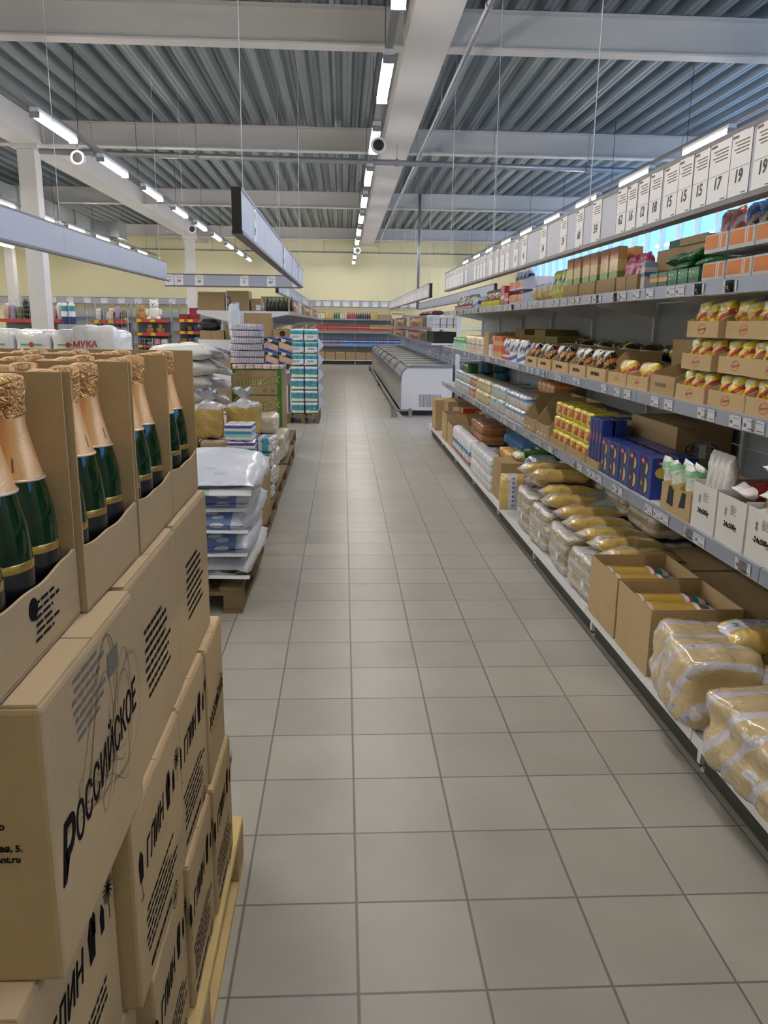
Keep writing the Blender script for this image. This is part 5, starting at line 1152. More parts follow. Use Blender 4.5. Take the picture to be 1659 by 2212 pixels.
def mk_yb():
    t = thing('pasta_bag'); obj('bag_body', setm(blob(.24, .26, .26, 4.5, 10, .03, 88), PAST), None, t); obj('printed_side_strip', setm(blob(.03, .12, .24, 5, 6, .03, 89), PM('violet_strip', [(0, (205, 208, 226)), (.4, (110, 115, 185)), (.5, (205, 208, 226)), (.8, (120, 125, 190))], 'Z', 2, bump=.4)), None, t, (-.118, -.03, .01)); return t
for j, (x, y, z) in enumerate(((1.50, 5.86, .30), (1.66, 5.55, .32), (1.70, 6.0, .2), (1.62, 5.3, .30))): place('yb', mk_yb, 'rounded clear bag of small yellow pasta behind the green printed carton, %s' % NTH[j], 'pasta bag', (x, y, z), R(20*j), 'rounded pasta bags')
for j in range(3): place('ybase%d' % 0, pbox('ybase', .5, .42, .14, CARD2), 'brown carton carrying the rounded pasta bags, %s' % NTH[j], 'carton', (1.42, 5.62+.0*j if j == 0 else 5.30+.45*(j-1)+.0, Zb+.0) if j == 0 else (1.60, 5.08+.45*(j-1), Zb), 0, 'cartons under the rounded pasta bags', (1 if j == 0 else .5, 1 if j else .9, 1.05))
t = thing('brown_carton', 'brown carton with green leafy outline print facing the camera', 'carton', (1.235, 6.10, Zb)); obj('carton_body', MB().box(0, .42, 0, .32, 0, .31), CARD2, t, bevel=.004)
b = MB(); arc_strip(b, 0, 0, .13, .137, R(95), R(190), 14); arc_strip(b, .05, .01, .03, .045, R(20), R(200), 8); arc_strip(b, 0, -.02, .025, .045, 0, R(180), 8); b.poly([(.0, -.06, 0), (.05, -.05, 0), (.06, -.02, 0), (.01, -.03, 0)])
obj('printed_leaves', b.mesh('lv', [GREENI], fix=False), None, t, (.33, -.001, .16), FNY)
# milk-like packs, sugar packs and bundles farther along
WPK = packm('white_pale_pack', [(0, (222, 208, 190)), (.3, (228, 230, 236)), (.52, (150, 190, 205)), (.62, (228, 230, 236)), (.9, (215, 218, 226))])
ORP = packm('orange_yellow_pack', [(0, (226, 165, 50)), (.6, (222, 150, 50)), (.8, (232, 190, 90))])
BLP = PM('blue_teal_pack', [(0, (60, 120, 190)), (.5, (90, 165, 205)), (.7, (215, 225, 235))], 'X', bump=.5, rough=.2, coat=.6, spots=[((225, 232, 240), 5, .2)])
BRP = packm('brown_sugar_pack', [(0, (150, 96, 48)), (.5, (172, 115, 62)), (.75, (130, 80, 40))])
for q in range(9):
    for l in range(2): place('wpp', packbuild(WPK, 240, (.13, .108, .145)), 'white and pale blue pack in the front row before the green printed carton, %s layer, number %d from near' % (('lower', 'upper')[l], q+1), 'grain pack', (1.275, 6.50+.112*q, Zb+.138*l), R(3*math.sin(q*3)), 'white packs along the base shelf front')
for q in range(16): place('orpk', packbuild(ORP, 241, (.11, .10, .09)), 'orange yellow pack heaped behind the front white packs, number %d from near' % (q+1), 'grain pack', (1.42+.115*(q % 2), 6.50+.105*(q//2 % 4), Zb+.15+.09*(q//8)), R(9*math.sin(q*2)), 'orange packs behind the front row')
for q in range(8): place('orb', packbuild(CARD and M('film_pack_pale', (200, 202, 206), .2, bump=.6, coat=.6), 242, (.24, .20, .15)), 'pale film pack under the orange packs, number %d from near' % (q+1), 'grain pack', (1.47, 6.54+.21*(q % 4), Zb) if q < 4 else (1.74, 6.54+.21*(q % 4), Zb), 0, 'pale film packs under the orange packs')
for q in range(7): place('blp', packbuild(BLP, 243, (.22, .10, .09)), 'blue and teal pack in a slanting row behind the orange packs, %s' % NTH[q], 'grain pack', (1.60+.0*q, 6.60+.11*q, Zb+.30), R(-10), 'blue and teal packs')
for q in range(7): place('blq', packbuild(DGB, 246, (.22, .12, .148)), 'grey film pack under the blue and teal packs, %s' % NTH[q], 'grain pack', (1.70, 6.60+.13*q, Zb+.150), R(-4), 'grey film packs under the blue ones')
for q in range(3): place('gsal', lambda: (lambda t: (obj('pouch_body', pillow(.24, .18, .08, 12, 14, 250, .4), PM('green_red_pouch', [(0, (226, 220, 190)), (.3, (40, 140, 60)), (.8, (60, 160, 80))], 'X', bump=.7, rough=.2, coat=.6, spots=[((190, 50, 50), 3, .16)]), t, smooth=True), t)[1])(thing('pouch')), 'green pouch with red print lying behind the green printed carton, %s' % NTH[q], 'pouch', (1.48+.10*q, 6.25+.08*q, Zb+.31), (R(8*q), 0, R(20*q)), 'green pouches on the base shelf')
for q in range(8): place('wbl', lambda: (lambda t: (obj('wrapped_bundle', setm(blob(.12, .26, .28, 4.5, 9, .02, 251, (1, 2, 2, .06)), packm('white_blue_end', [(0, (170, 130, 110)), (.2, (226, 226, 232)), (.4, (90, 150, 190)), (.55, (226, 228, 236))])), None, t), t)[1])(thing('sugar_bundle')), 'white and blue film bundle on edge at the base shelf front, %s' % NTH[q], 'bundle', (1.275, 7.66+.155*q, Zb), R(-8), 'white and blue bundles on edge', (1, .5, 1))
for q in range(12): place('brp', packbuild(BRP, 252, (.24, .10, .10)), 'brown sugar pack heaped above the white and blue bundles, number %d from near' % (q+1), 'sugar pack', (1.46, 7.68+.115*(q % 6), Zb+.22+.095*(q//6)), R(8*math.sin(q)), 'brown sugar packs')
for q in range(4): place('orb', None, 'pale film pack under the brown sugar packs, number %d from near' % (q+1), 'grain pack', (1.47, 7.72+.21*q, Zb), 0, 'pale film packs under the sugar packs', (1, 1, 1.35))
for q in range(12): place('lbl', packbuild(PM('grey_blue_pack', [(0, (180, 188, 196)), (.4, (205, 210, 216)), (.6, (110, 135, 165)), (.8, (190, 198, 205))], 'Z', bump=.6, rough=.2, coat=.6), 253, (.24, .15, .17)), 'grey blue film pack stacked at the back of the base shelf, %s layer, number %d from near' % (('lower', 'upper')[q//6], q % 6+1), 'grain pack', (1.74, 7.62+.16*(q % 6), Zb+.165*(q//6)), 0, 'grey blue packs at the back')
t = open_carton('open brown carton near the far end of the base shelf, with a green packet', 1.23, 8.92, Zb, .44, .40, .25, CARD)
place('ypk', pbox('ypk', .16, .09, .06, PM('yellow_red_box', [(0, (205, 70, 50)), (.2, (228, 208, 50)), (.8, (205, 70, 50))], 'Y', bump=0)), 'small yellow and red box lying on the far open carton edge', 'box', (1.42, 9.42, Zb+.335), R(4))
t = open_carton('second open brown carton farther along the base shelf', 1.22, 9.35, Zb, .46, .42, .33, CARD)
place('bigc', pbox('bigc', .42, .40, .43, CARD2), 'large brown carton with pink paper sheet at the far end of the base shelf', 'carton', (1.30, 9.85, Zb), 0)
obj('pink_sheet', MB().box(.06, .17, -.0012, 0, .25, .37), PM('pink_sheet', [(0, (225, 185, 185)), (.5, (232, 205, 205))], 'Z', bump=0, spots=[((200, 120, 125), 6, .15)]), PR['bigc'])
place('bigc2', pbox('bigc2', .34, .40, .40, CARD), 'brown carton with red printed corner at the very end of the base shelf', 'carton', (1.21, 10.4, Zb), 0)
obj('red_printed_corner', MB().box(-.0012, 0, .02, .16, .30, .385), REDL, PR['bigc2'])
for q in range(5): place('ycr', pbox('ycr', .04, .12, .24, PM('yellow_crate', [(0, (196, 180, 50)), (.45, (120, 50, 40)), (.5, (196, 180, 50))], 'Y', 2, bump=0)), 'yellow packet with red lines at the back of the base shelf, %s' % NTH[q], 'packet', (1.72, 8.8+.13*q, Zb), 0, 'yellow packets with red lines')

# ------------------------------------------------------------------ freezer island
FRW = M('freezer_white', (232, 233, 238), .3, coat=.3); FRG = M('freezer_grey_trim', (140, 142, 150), .35); FRL = M('freezer_cream_panel', (222, 219, 206), .35, coat=.3)
def mk_freezer(L=1.85, end=True):
    """chest freezer, origin at the near floor corner on the aisle side; +x depth .86, +y length"""
    def f():
        t = thing('chest_freezer')
        prof = [(0, .09), (.86, .09), (.86, .80), (.10, .80), (.03, .74), (0, .66)]
        b = MB().prism(prof, 1, 0, .03); b.prism(prof, 1, L-.03, L); b.box(0, .03, .03, L-.03, .09, .66); b.box(.83, .86, .03, L-.03, .09, .80); b.box(.03, .83, .03, L-.03, .09, .14)
        obj('cabinet', b, FRW, t)
        obj('front_panel', MB().box(-.006, 0, .01, L-.01, .12, .56), FRL, t)
        obj('plinth', MB().box(.05, .82, .02, L-.02, .005, .09), DARK, t)
        b = MB()
        rim = [(-.006, .66), (.02, .735), (.09, .80), (.86, .80), (.86, .845), (.16, .85), (.08, .82), (.0, .75), (-.022, .66)]
        for a in (-.006, L-.035): b.prism(rim, 1, a, a+.04)
        b.box(-.022, .012, .034, L-.035, .60, .665); b.box(.84, .875, .034, L-.035, .80, .85)
        obj('grey_rim', b, FRG, t)
        g = MB(); g.poly([(-.0, .04, .672), (-.0, L-.04, .672), (.035, L-.04, .745), (.035, .04, .745)]); g.poly([(.035, .04, .745), (.035, L-.04, .745), (.10, L-.04, .80), (.10, .04, .80)]); 
        obj('curved_glass', g.mesh('cg', [LIDG]), None, t)
        for i in range(2):
            a = .04+(L-.08)*i/2
            lid = obj('sliding_lid', MB().box(.11, .84, a, a+(L-.08)/2-.01, .822+.008*i, .828+.008*i), LIDG, t)
            fr = MB(); 
            for yy in (a, a+(L-.08)/2-.03): fr.box(.10, .85, yy, yy+.022, .818+.008*i, .834+.008*i)
            obj('lid_frame', fr, FRG, lid)
        obj('bumper_bar', MB().box(-.03, -.006, 0, L, .56, .60), STEEL, t)
        return t
    return f
FOODC = [(205, 150, 130), (222, 216, 200), (190, 200, 212), (214, 190, 150), (225, 222, 214)]
for r_, x0 in ((0, .985), (1, 2.12)):
    for i in range(7):
        y = 13.54+1.98*i
        o = place('frz', mk_freezer(1.96), 'white chest freezer with sliding glass lids, %s of the %s row' % (NTH[i], ('aisle-side', 'farther right')[r_]), 'freezer', (x0, y, 0), 0, 'chest freezers in two rows')
        if i == 0:
            obj('vent_panel', MB().box(.14, .80, -.005, 0, .10, .40), FRW, o); b = MB()
            for q in range(16): b.box(.30+.024*q, .312+.024*q, -.009, -.005, .15, .36)
            obj('vent_slots', b, M('vent_grey', (140, 142, 146), .5), o); 
        n = 8 if r_ == 0 else 3
        for q in range(n):
            c = FOODC[(q+i) % 5]
            place('frf%d' % ((q+i) % 5), packbuild(M('frozen_pack_%d' % ((q+i) % 5), c, .25, bump=.5, coat=.5, var=.4, vscale=12), 300+q, (.22, .26, .18)), 'frozen food pack seen through the glass of the %s %s freezer, number %d from near' % (NTH[i], ('aisle-side', 'farther right')[r_], q+1), 'frozen food', (x0+.20+.27*(q % 2), y+.22+.46*(q//2), .50 if False else .142), 0, 'frozen packs in the freezers', (1, 1, 2.9))
t = thing('bumper_rail', 'low steel bumper rail running along the floor before the freezers', 'bumper rail', (0, 0, 0))
b = MB(); b.cyl((.90, 13.30, .115), (.90, 27.4, .115), .018, n=10); b.cyl((.90, 13.30, .115), (1.16, 13.30, .115), .018, n=10); obj('rail_tube', b, STEEL, t, smooth=False)
for x, y in ((.84, 13.30), (1.12, 13.30), (.90, 20.3), (.90, 27.3)): p_ = obj('rail_post', MB().cyl((x, y, .01), (x, y, .145), .032, n=16), STEEL, t); obj('post_flange', MB().cyl((x, y, 0), (x, y, .012), .05, n=18), STEEL, p_)
# shelving above and between the freezer rows
t = None
def mk_fbay(last=False):
    t = thing('freezer_shelving')
    for yy in [0]+([2.475] if last else []):
        obj('upright', MB().box(-.035, .035, yy-.03, yy+.03, 0, 1.66), WHITEM, t)
    b = MB()
    for q in range(5): b.box(-.012, .012, .10+.5*q-.0, .26+.5*q-.02, .80, 1.18)
    for q in range(6): b.box(-.006, .006, .03, 2.44, .83+.06*q, .845+.06*q)
    obj('grille_panel', b, WHITEM, t)
    for z in (1.20, 1.46):
        for sd in (-1, 1):
            sh = obj('shelf', MB().box(.04 if sd > 0 else -.46, .46 if sd > 0 else -.04, .004, 2.47, z-.03, z), WHITEM, t)
            obj('price_rail', MB().box(*((.462, .47) if sd > 0 else (-.47, -.462)), .004, 2.47, z-.045, z+.004), FASC, sh)
    obj('top_panel', MB().box(-.01, .01, .03, 2.44, 1.47, 1.66), WHITEM, t)
    return t
for i in range(5):
    if i < 4: o = place('fbay', mk_fbay, '', '', (1.985, 14.0+2.475*i, 0))
    else: o = mk_fbay(True); o.location = (1.985, 14.0+2.475*i, 0)
    tag(o, 'white two-level shelving standing between the freezer rows, %s section' % NTH[i], 'shelving', 'shelving between the freezer rows')
def pcol(name, cols, **k): return PM(name, cols, 'Z', bump=.3, rough=.3, **k)
GVP = pcol('grey_valve_pack', [(0, (205, 208, 214)), (.25, (120, 122, 128)), (.32, (205, 208, 214)), (.8, (180, 184, 192)), (.9, (215, 217, 222))])
for q in range(4): place('gvp%d' % 0, pbox('gvp', .10, .20, .17, GVP), 'grey coffee pack at the near end of the upper shelf over freezers, %s' % ORD[q], 'coffee pack', (1.56+.115*q, 14.02, 1.462), 0, 'grey coffee packs') 
cl = [PM('shelf_mix_%d' % i, c, 'Z', bump=.4, rough=.3, spots=[(c[0][1], 4, .15)]) for i, c in enumerate(([(0, (150, 50, 50)), (.5, (205, 185, 165)), (.8, (120, 40, 45))], [(0, (170, 140, 60)), (.4, (200, 170, 60)), (.7, (140, 90, 50))], [(0, (190, 195, 205)), (.5, (150, 180, 200)), (.8, (200, 205, 210))], [(0, (60, 90, 50)), (.5, (40, 70, 40)), (.8, (150, 120, 60))], [(0, (165, 120, 80)), (.5, (190, 150, 100)), (.8, (130, 70, 50))], [(0, (120, 70, 60)), (.4, (190, 170, 140)), (.75, (90, 50, 50))]))]
names = ['red and cream', 'yellow and brown', 'pale blue and silver', 'dark green', 'tan', 'brown and cream']
for z, nm in ((1.462, 'upper'), (1.202, 'lower')):
    y = 14.3 if z > 1.4 else 15.4; q = 0
    while y < 26.2:
        i = (q//4+(2 if z > 1.4 else 3)) % 6
        h = .18 if z < 1.4 else .22
        place('fm%d%s' % (i, nm), pbox('fm', .16, .17, h, cl[i], bev=.01), '%s pack on the %s shelf over the freezers, number %d from near' % (names[i], nm, q+1), 'pack', (1.54, y, z), 0, 'packs on the shelves over the freezers')
        y += .20; q += 1
place('dkbox', pbox('dkbox', .40, .8, .19, M('black_opening', (26, 24, 26), .6)), 'black box at the near end of the lower shelf over the freezers', 'box', (1.56, 14.05, 1.203), 0)
place('dgbox', pbox('dgbox', .14, .5, .19, cl[3]), 'dark green printed box beside the black box over the freezers', 'box', (1.54, 14.87, 1.203), 0)
for q in range(8): place('mrn', lambda: (lambda t: (obj('bag_body', pillow(.24, .18, .07, 10, 12, 310, .4), M('maroon_bag', (96, 36, 44), .25, bump=.6, coat=.5, var=.4, vscale=20), t, smooth=True), t)[1])(thing('snack_bag')), 'maroon bag lying on top of the packs over the freezers, number %d from near' % (q+1), 'snack bag', (1.66, 14.4+.30*q, 1.685), R(30*math.sin(q*2)), 'maroon bags over the freezers')

# ------------------------------------------------------------------ shelving along the back wall
def mk_wbay(last=False):
    t = thing('wall_shelving')
    for xx in [0]+([1.25] if last else []): obj('upright', MB().box(xx-.02, xx+.02, .50, .56, 0, 1.85), WHITEM, t); obj('foot', MB().box(xx-.012, xx+.012, .03, .5, .0, .10), WHITEM, t)
    obj('back_panel', MB().box(.02, 1.23, .50, .512, .12, 1.85), M('back_panel_grey', (0, 0, 0)), t)
    obj('kick_plate', MB().box(.012, 1.238, .06, .07, .002, .13), M('dark_kick_plate', (0, 0, 0)), t)
    for z in (.17, .72, 1.20, 1.68):
        sh = obj('shelf', MB().box(.003, 1.247, 0 if z < .5 else .06, .498, z-.03, z), WHITEM, t)
        obj('price_rail', MB().box(.003, 1.247, -.006 if z < .5 else .052, 0 if z < .5 else .06, z-.05 if z > .5 else z-.03, z+.003), FASC if z > .5 else WHITEM, sh)
    return t
for i in range(11):
    if i < 10: o = place('wbay', mk_wbay, '', '', (2.95-1.25*(i+1), 30.62, 0))
    else: o = mk_wbay(); o.location = (2.95-1.25*(i+1), 30.62, 0)
    tag(o, 'wall shelving bay under the long price board at the back, %s from the right' % (NTH[i].replace(' nearest', '').replace('nearest', 'first')), 'shelving', 'back wall shelving bays')
def mk_sauce(name, body, lid):
    def f():
        t = thing('sauce_bottle'); obj('bottle_body', MB().lathe([(0, 0), (.032, 0), (.034, .02), (.034, .13), (.022, .17), (.014, .20), (0, .20)], 12), body, t, smooth=True)
        obj('cap', MB().lathe([(.016, .20), (.016, .235), (0, .236)], 10), lid, t); return t
    return f
W1 = M('sauce_white_pink', (214, 178, 168), .3); W2 = M('sauce_cream', (222, 212, 180), .3); W3 = M('sauce_dark', (50, 34, 30), .25); W4 = M('sauce_yellow', (214, 176, 60), .3); W5 = M('sauce_red', (190, 40, 34), .3); W6 = M('sauce_green', (60, 100, 70), .25)
CAPR = M('cap_red', (180, 36, 36), .4); CAPY = M('cap_yellow', (220, 190, 60), .4); CAPG = M('cap_green', (60, 130, 60), .4)
kinds = [('pink and white', W1, CAPR), ('cream coloured', W2, CAPR), ('yellow', W4, CAPY), ('green', W6, CAPG), ('pale cream', W2, CAPY), ('red', W5, CAPR), ('dark', W3, CAPR), ('dark brown', W3, CAPG), ('golden', W4, CAPR)]
x = -1.22; q = 0
while x < 1.25:
    i = min(8, int((x+1.22)/2.5*9))
    nm, bd, cp_ = kinds[i]
    place('sauce%d' % i, mk_sauce(nm, bd, cp_), '%s sauce bottle on the top shelf of the back wall, %s' % (nm, ordn(q, 99)), 'bottle', (x, 30.73, 1.681), 0, 'sauce bottles on the back wall')
    x += .082; q += 1
place('wallc', pbox('wallc', .5, .2, .17, CARD2), 'brown carton right of the sauce bottles on the back wall top shelf', 'carton', (1.28, 30.7, 1.681), 0)
place('wallp', pbox('wallp', .4, .2, .28, pcol('pale_yellow_pack', [(0, (222, 214, 200)), (.5, (214, 190, 110)), (.7, (90, 90, 60)), (.8, (226, 214, 170))])), 'pale yellow printed pack at the right end of the back wall top shelf', 'pack', (1.82, 30.7, 1.681), 0)
DOY = pcol('ketchup_pouch', [(0, (170, 120, 90)), (.2, (176, 36, 34)), (.55, (214, 190, 180)), (.62, (180, 40, 36)), (.9, (120, 30, 30))]); DOY2 = pcol('light_ketchup_pouch', [(0, (196, 70, 50)), (.4, (222, 200, 190)), (.6, (190, 60, 50)), (.75, (150, 190, 90))])
x = -1.15; q = 0
while x < 2.1:
    k2 = x > 1.0
    place('doy%d' % k2, pbox('doy', .085, .05, .20, DOY2 if k2 else DOY, bev=.012), '%s ketchup pouch on the second shelf of the back wall, %s' % ('red and pale' if k2 else 'red', ordn(q, 99)), 'pouch', (x, 30.72, 1.26 if k2 else 1.252), 0, 'ketchup pouches on the back wall')
    x += .098; q += 1
for q in range(8): place('wtr', lambda: (lambda t: (obj('carton_body', tray(.395, .30, .052, .052), CARD2, t), t)[1])(thing('display_carton')), 'brown display carton under the ketchup pouches, %s' % ordn(q, 8), 'display carton', (-1.16+.41*(q+1), 30.70, 1.2), R(90), 'display cartons under the ketchup pouches', (.2, 1, 1)) if False else None
for q in range(8):
    o = obj('display_carton', MB().box(0, .40, 0, .22, 0, .05), CARD2, None, (-1.17+.41*q, 30.69, 1.201)); tag(o, 'flat brown carton under the ketchup pouches on back wall, %s' % ordn(q, 8), 'display carton', 'flat cartons under ketchup pouches')
MAY = pcol('blue_mayonnaise_pouch', [(0, (60, 120, 210)), (.2, (30, 56, 150)), (.38, (222, 200, 150)), (.62, (34, 60, 156)), (.85, (40, 70, 170))])
x = -1.25; q = 0
while x < 2.15:
    place('may', pbox('may', .10, .05, .17, MAY, bev=.012), 'blue mayonnaise pouch on the third shelf of the back wall, %s' % ordn(q, 99), 'pouch', (x, 30.72, .772), 0, 'blue mayonnaise pouches on the back wall'); x += .118; q += 1
CYB = M('cyan_display_card', (90, 170, 225), .4)
for q in range(9): o = obj('display_carton', MB().box(0, .385, 0, .2, 0, .05), CYB if q > 2 else CARD2, None, (-1.27+.39*q, 30.70, .721)); tag(o, '%s carton under the blue pouches on the back wall, %s' % ('light blue' if q > 2 else 'brown', ordn(q, 9)), 'display carton', 'cartons under the blue pouches')
for q in range(8):
    o = place('wcl', lambda: (lambda t: (obj('carton_body', tray(.27, .36, .27, .22, slope=False), CARD2, t), t)[1])(thing('display_carton')), 'brown carton of snack bags on the lowest shelf of back wall, %s' % ordn(q, 8), 'display carton', (-1.05+.385*q, 30.9, .171), R(-90), 'cartons of snack bags at the back wall')
    for z in range(2): place('wob', packbuild(M('orange_snack_small', (222, 160, 70), .3, coat=.4, var=.4, vscale=20), 320, (.14, .2, .09)), 'orange snack bag in the %s carton on the lowest back wall shelf, %s' % (ordn(q, 8), ('left', 'right')[z]), 'snack bag', (-.96+.385*q+.16*z, 30.76, .37), 0, 'orange snack bags at the back wall')

# ------------------------------------------------------------------ gondola beyond the pallets on the left
def mk_lbay(last=False):
    t = thing('gondola_bay')
    for yy in [0]+([1.25] if last else []): obj('upright', MB().box(-.035, .035, yy-.03, yy+.03, 0, 1.80), WHITEM, t); obj('foot', MB().box(-.55, .55, yy-.012, yy+.012, .0, .11), WHITEM, t)
    obj('back_panel', MB().box(-.01, .01, .03, 1.22, .16, 1.80), WHITEM, t)
    for z in (.155, .80, 1.25, 1.68):
        for sd in (-1, 1):
            w_ = .60 if sd < 0 else .78
            x0, x1 = (.04, w_) if sd > 0 else (-w_, -.04)
            b = MB().box(x0, x1, .004, 1.246, z-.03, z)
            if z > .3: b.prism([(.04*sd, z-.03), (w_*sd, z-.03), (w_*sd, z-.045), (.04*sd, z-.19)], 1, .004, .012)
            sh = obj('shelf', b, WHITEM, t)
            obj('price_rail', MB().box(*((x1, x1+.008) if sd > 0 else (x0-.008, x0)), .004, 1.246, z-.052, z+.004), FASC, sh)
    return t
XG = -1.60
for i in range(12):
    o = place('lbay', mk_lbay, '', '', (XG, 12.5+1.25*i, 0)) if i < 11 else mk_lbay(True)
    o.location = (XG, 12.5+1.25*i, 0)
    tag(o, 'white double-sided gondola bay left of the aisle beyond the pallets, %s' % NTH[i], 'gondola', 'gondola bays left of the aisle')
def cbox(label, x, y, z, W, L, H, m=CARD2, grp=None):
    t = thing('brown_carton', label, 'carton', (x, y, z), 0, grp); obj('carton_body', MB().box(0, W, 0, L, 0, H), m, t, bevel=.004); return t
c = cbox('brown carton on the gondola top shelf, leftmost at its near end', -2.18, 12.52, 1.681, .40, .42, .27, grp='cartons on the gondola top')
c = cbox('brown carton with violet ring print on the gondola top shelf', -1.76, 12.52, 1.681, .34, .42, .29, grp='cartons on the gondola top')
b = MB(); arc_strip(b, 0, 0, .055, .075, R(-80), R(80), 12); obj('printed_arc', b.mesh('a', [INKV], fix=False), None, c, (.0, -.001, .14), FNY)
obj('tape_strip', MB().box(-.006, .008, -.0012, 0, 0, .29), WHITEP, c)
c = cbox('small brown carton with white label on the gondola top shelf', -1.40, 12.56, 1.681, .16, .3, .18, grp='cartons on the gondola top'); obj('paper_label', MB().box(.08, .15, -.001, 0, .01, .09), WHITEP, c)
t = thing('display_carton', 'tall brown display carton of dark green bottles on the gondola', 'display carton', (-1.29, 12.78, 1.681)); b = MB().box(0, .46, .0, .30, 0, .004); b.box(0, .46, .28, .30, .004, .23); b.box(.44, .46, 0, .28, .004, .20); obj('carton_body', b, CARD2, t)
GBOT = M('dark_green_bottle', (16, 44, 34), .12, coat=.5)
for q in range(7): place('dgb2', mk_sauce('g', GBOT, CAPG), 'dark green bottle on the gondola top shelf, %s' % ordn(q, 7), 'bottle', (-1.17+.062*q, 12.86, 1.686), 0, 'dark green bottles on the gondola', (.85, .85, .92))
place('jar', mk_sauce('j', M('clear_jar', (120, 130, 130), .1, coat=.8), M('lid_silver', (180, 180, 180), .3, metal=.8)), 'squat clear jar beside the dark green bottles', 'jar', (-1.245, 12.66, 1.681), 0, None, (1.4, 1.4, .7))
cbox('large plain brown carton standing on the second shelf of the gondola end', -1.50, 12.50, 1.251, .42, .36, .40)
t = cbox('brown carton with dark oval print and yellow packs on top', -1.07, 12.46, 1.251, .30, .30, .16); b = MB(); arc_strip(b, 0, 0, .0, .045, 0, 2*math.pi, 16); obj('printed_oval', b.mesh('o', [DARK], fix=False), None, t, (.15, -.001, .10), FNY)
for q in range(3): place('yst', packbuild(M('yellow_small_pack', (220, 196, 40), .4, bump=.3), 330, (.07, .10, .03)), 'small yellow pack on the dark oval printed carton, %s' % ordn(q, 3), 'pack', (-1.0+.08*q, 12.60, 1.412), 0, 'small yellow packs')
cbox('brown carton on the left side of the gondola, second shelf', -2.17, 12.52, 1.251, .36, .4, .13); cbox('brown carton with plastic film on the left side of the gondola, third shelf', -2.02, 12.55, .801, .30, .4, .24)
o = obj('black_bag', setm(blob(.34, .3, .17, 3, 9, .05, 335), M('black_film', (24, 24, 28), .2, bump=.8, coat=.6)), None, None, (-2.05, 12.72, 1.383)); tag(o, 'black plastic bag lying on the left gondola carton', 'bag')
cbox('tapering brown carton beside the black bag on gondola', -1.80, 12.56, 1.251, .17, .3, .22)
cbox('brown carton at the left base of the gondola, low', -2.16, 12.6, .156, .5, .5, .35, grp=None)
cbox('white carton at the gondola base behind the noodle cartons', -1.55, 12.5, .156, .7, .5, .42, WBOX)
for z, nm in ((1.681, 'top'), (1.251, 'second'), (.801, 'third')):
    q = 0; y = 13.2 if z > 1.5 else 12.9
    while y < 27:
        i = (q//3+int(z*7)) % 6
        place('fm%dupper' % i, None, '%s pack on the aisle side of the gondola, %s shelf, number %d from near' % (names[i], nm, q+1), 'pack', (-1.02, y, z), 0, 'packs on the aisle side of the gondola'); y += .34; q += 1

# ------------------------------------------------------------------ bags of flour behind the wine (left)
t = place('palletG', None, 'wooden pallet under the white flour bags at the left edge', 'pallet', (-1.62, 6.0, 0), 0, 'wooden pallets', sc=(1.6, .8, 1))
MUK = PM('flour_bag_white', [(0, (226, 226, 228)), (.5, (232, 232, 234))], 'Z', bump=.5, rough=.22, coat=.5, bscale=9)
def mk_mu():
    t = thing('flour_bag'); obj('bag_body', setm(blob(.26, .34, .30, 6.5, 11, .02, 340), MUK), None, t)
    b = MB(); b.box(-.075, .075, -.0008, 0, .092, .104)
    obj('green_print_band', b, M('print_green', (110, 185, 120), .5), t, (0, -.176, .10)); c2 = MB(); arc_strip(c2, 0, 0, 0, .018, 0, 2*math.pi, 14); obj('red_print_disc', c2.mesh('d', [M('print_red', (200, 70, 60), .5)], fix=False), None, t, (0, -.1775, .198), FNY)
    text('КУБАНСКАЯ', .02, GREENI, t, (0, -.177, .165), FNY); return t
for lv in range(4):
    for j in range(5):
        place('mu', mk_mu, 'white film wrapped flour bag behind the wine bottles, %s layer, %s' % (('lowest', 'second', 'third', 'top')[lv], ordn(j, 5)), 'flour bag', (-2.80+.262*j, 6.25, .146+.325*lv), 0, 'white flour bags behind the wine', (1, 1, 1.08))
t = thing('flour_bag', 'large white bag with red lettering at the right end of the flour row', 'flour bag', (-1.66, 5.98, 1.385) if False else (-1.76, 5.92, .146)); obj('bag_body', setm(blob(.30, .14, 1.33, 14, 14, .010, 341), MUK), None, t); text('МУКА', .06, RED, t, (-.06, -.079, 1.20), (R(90), R(-2), 0), .1, bold=.001); text('С', .05, RED, t, (-.03, -.078, 1.08), (R(90), 0, 0), .1)
obj('green_corner', MB().box(.02, .145, -.079, -.0775, 1.02, 1.06), M('print_green', (0, 0, 0)), t)

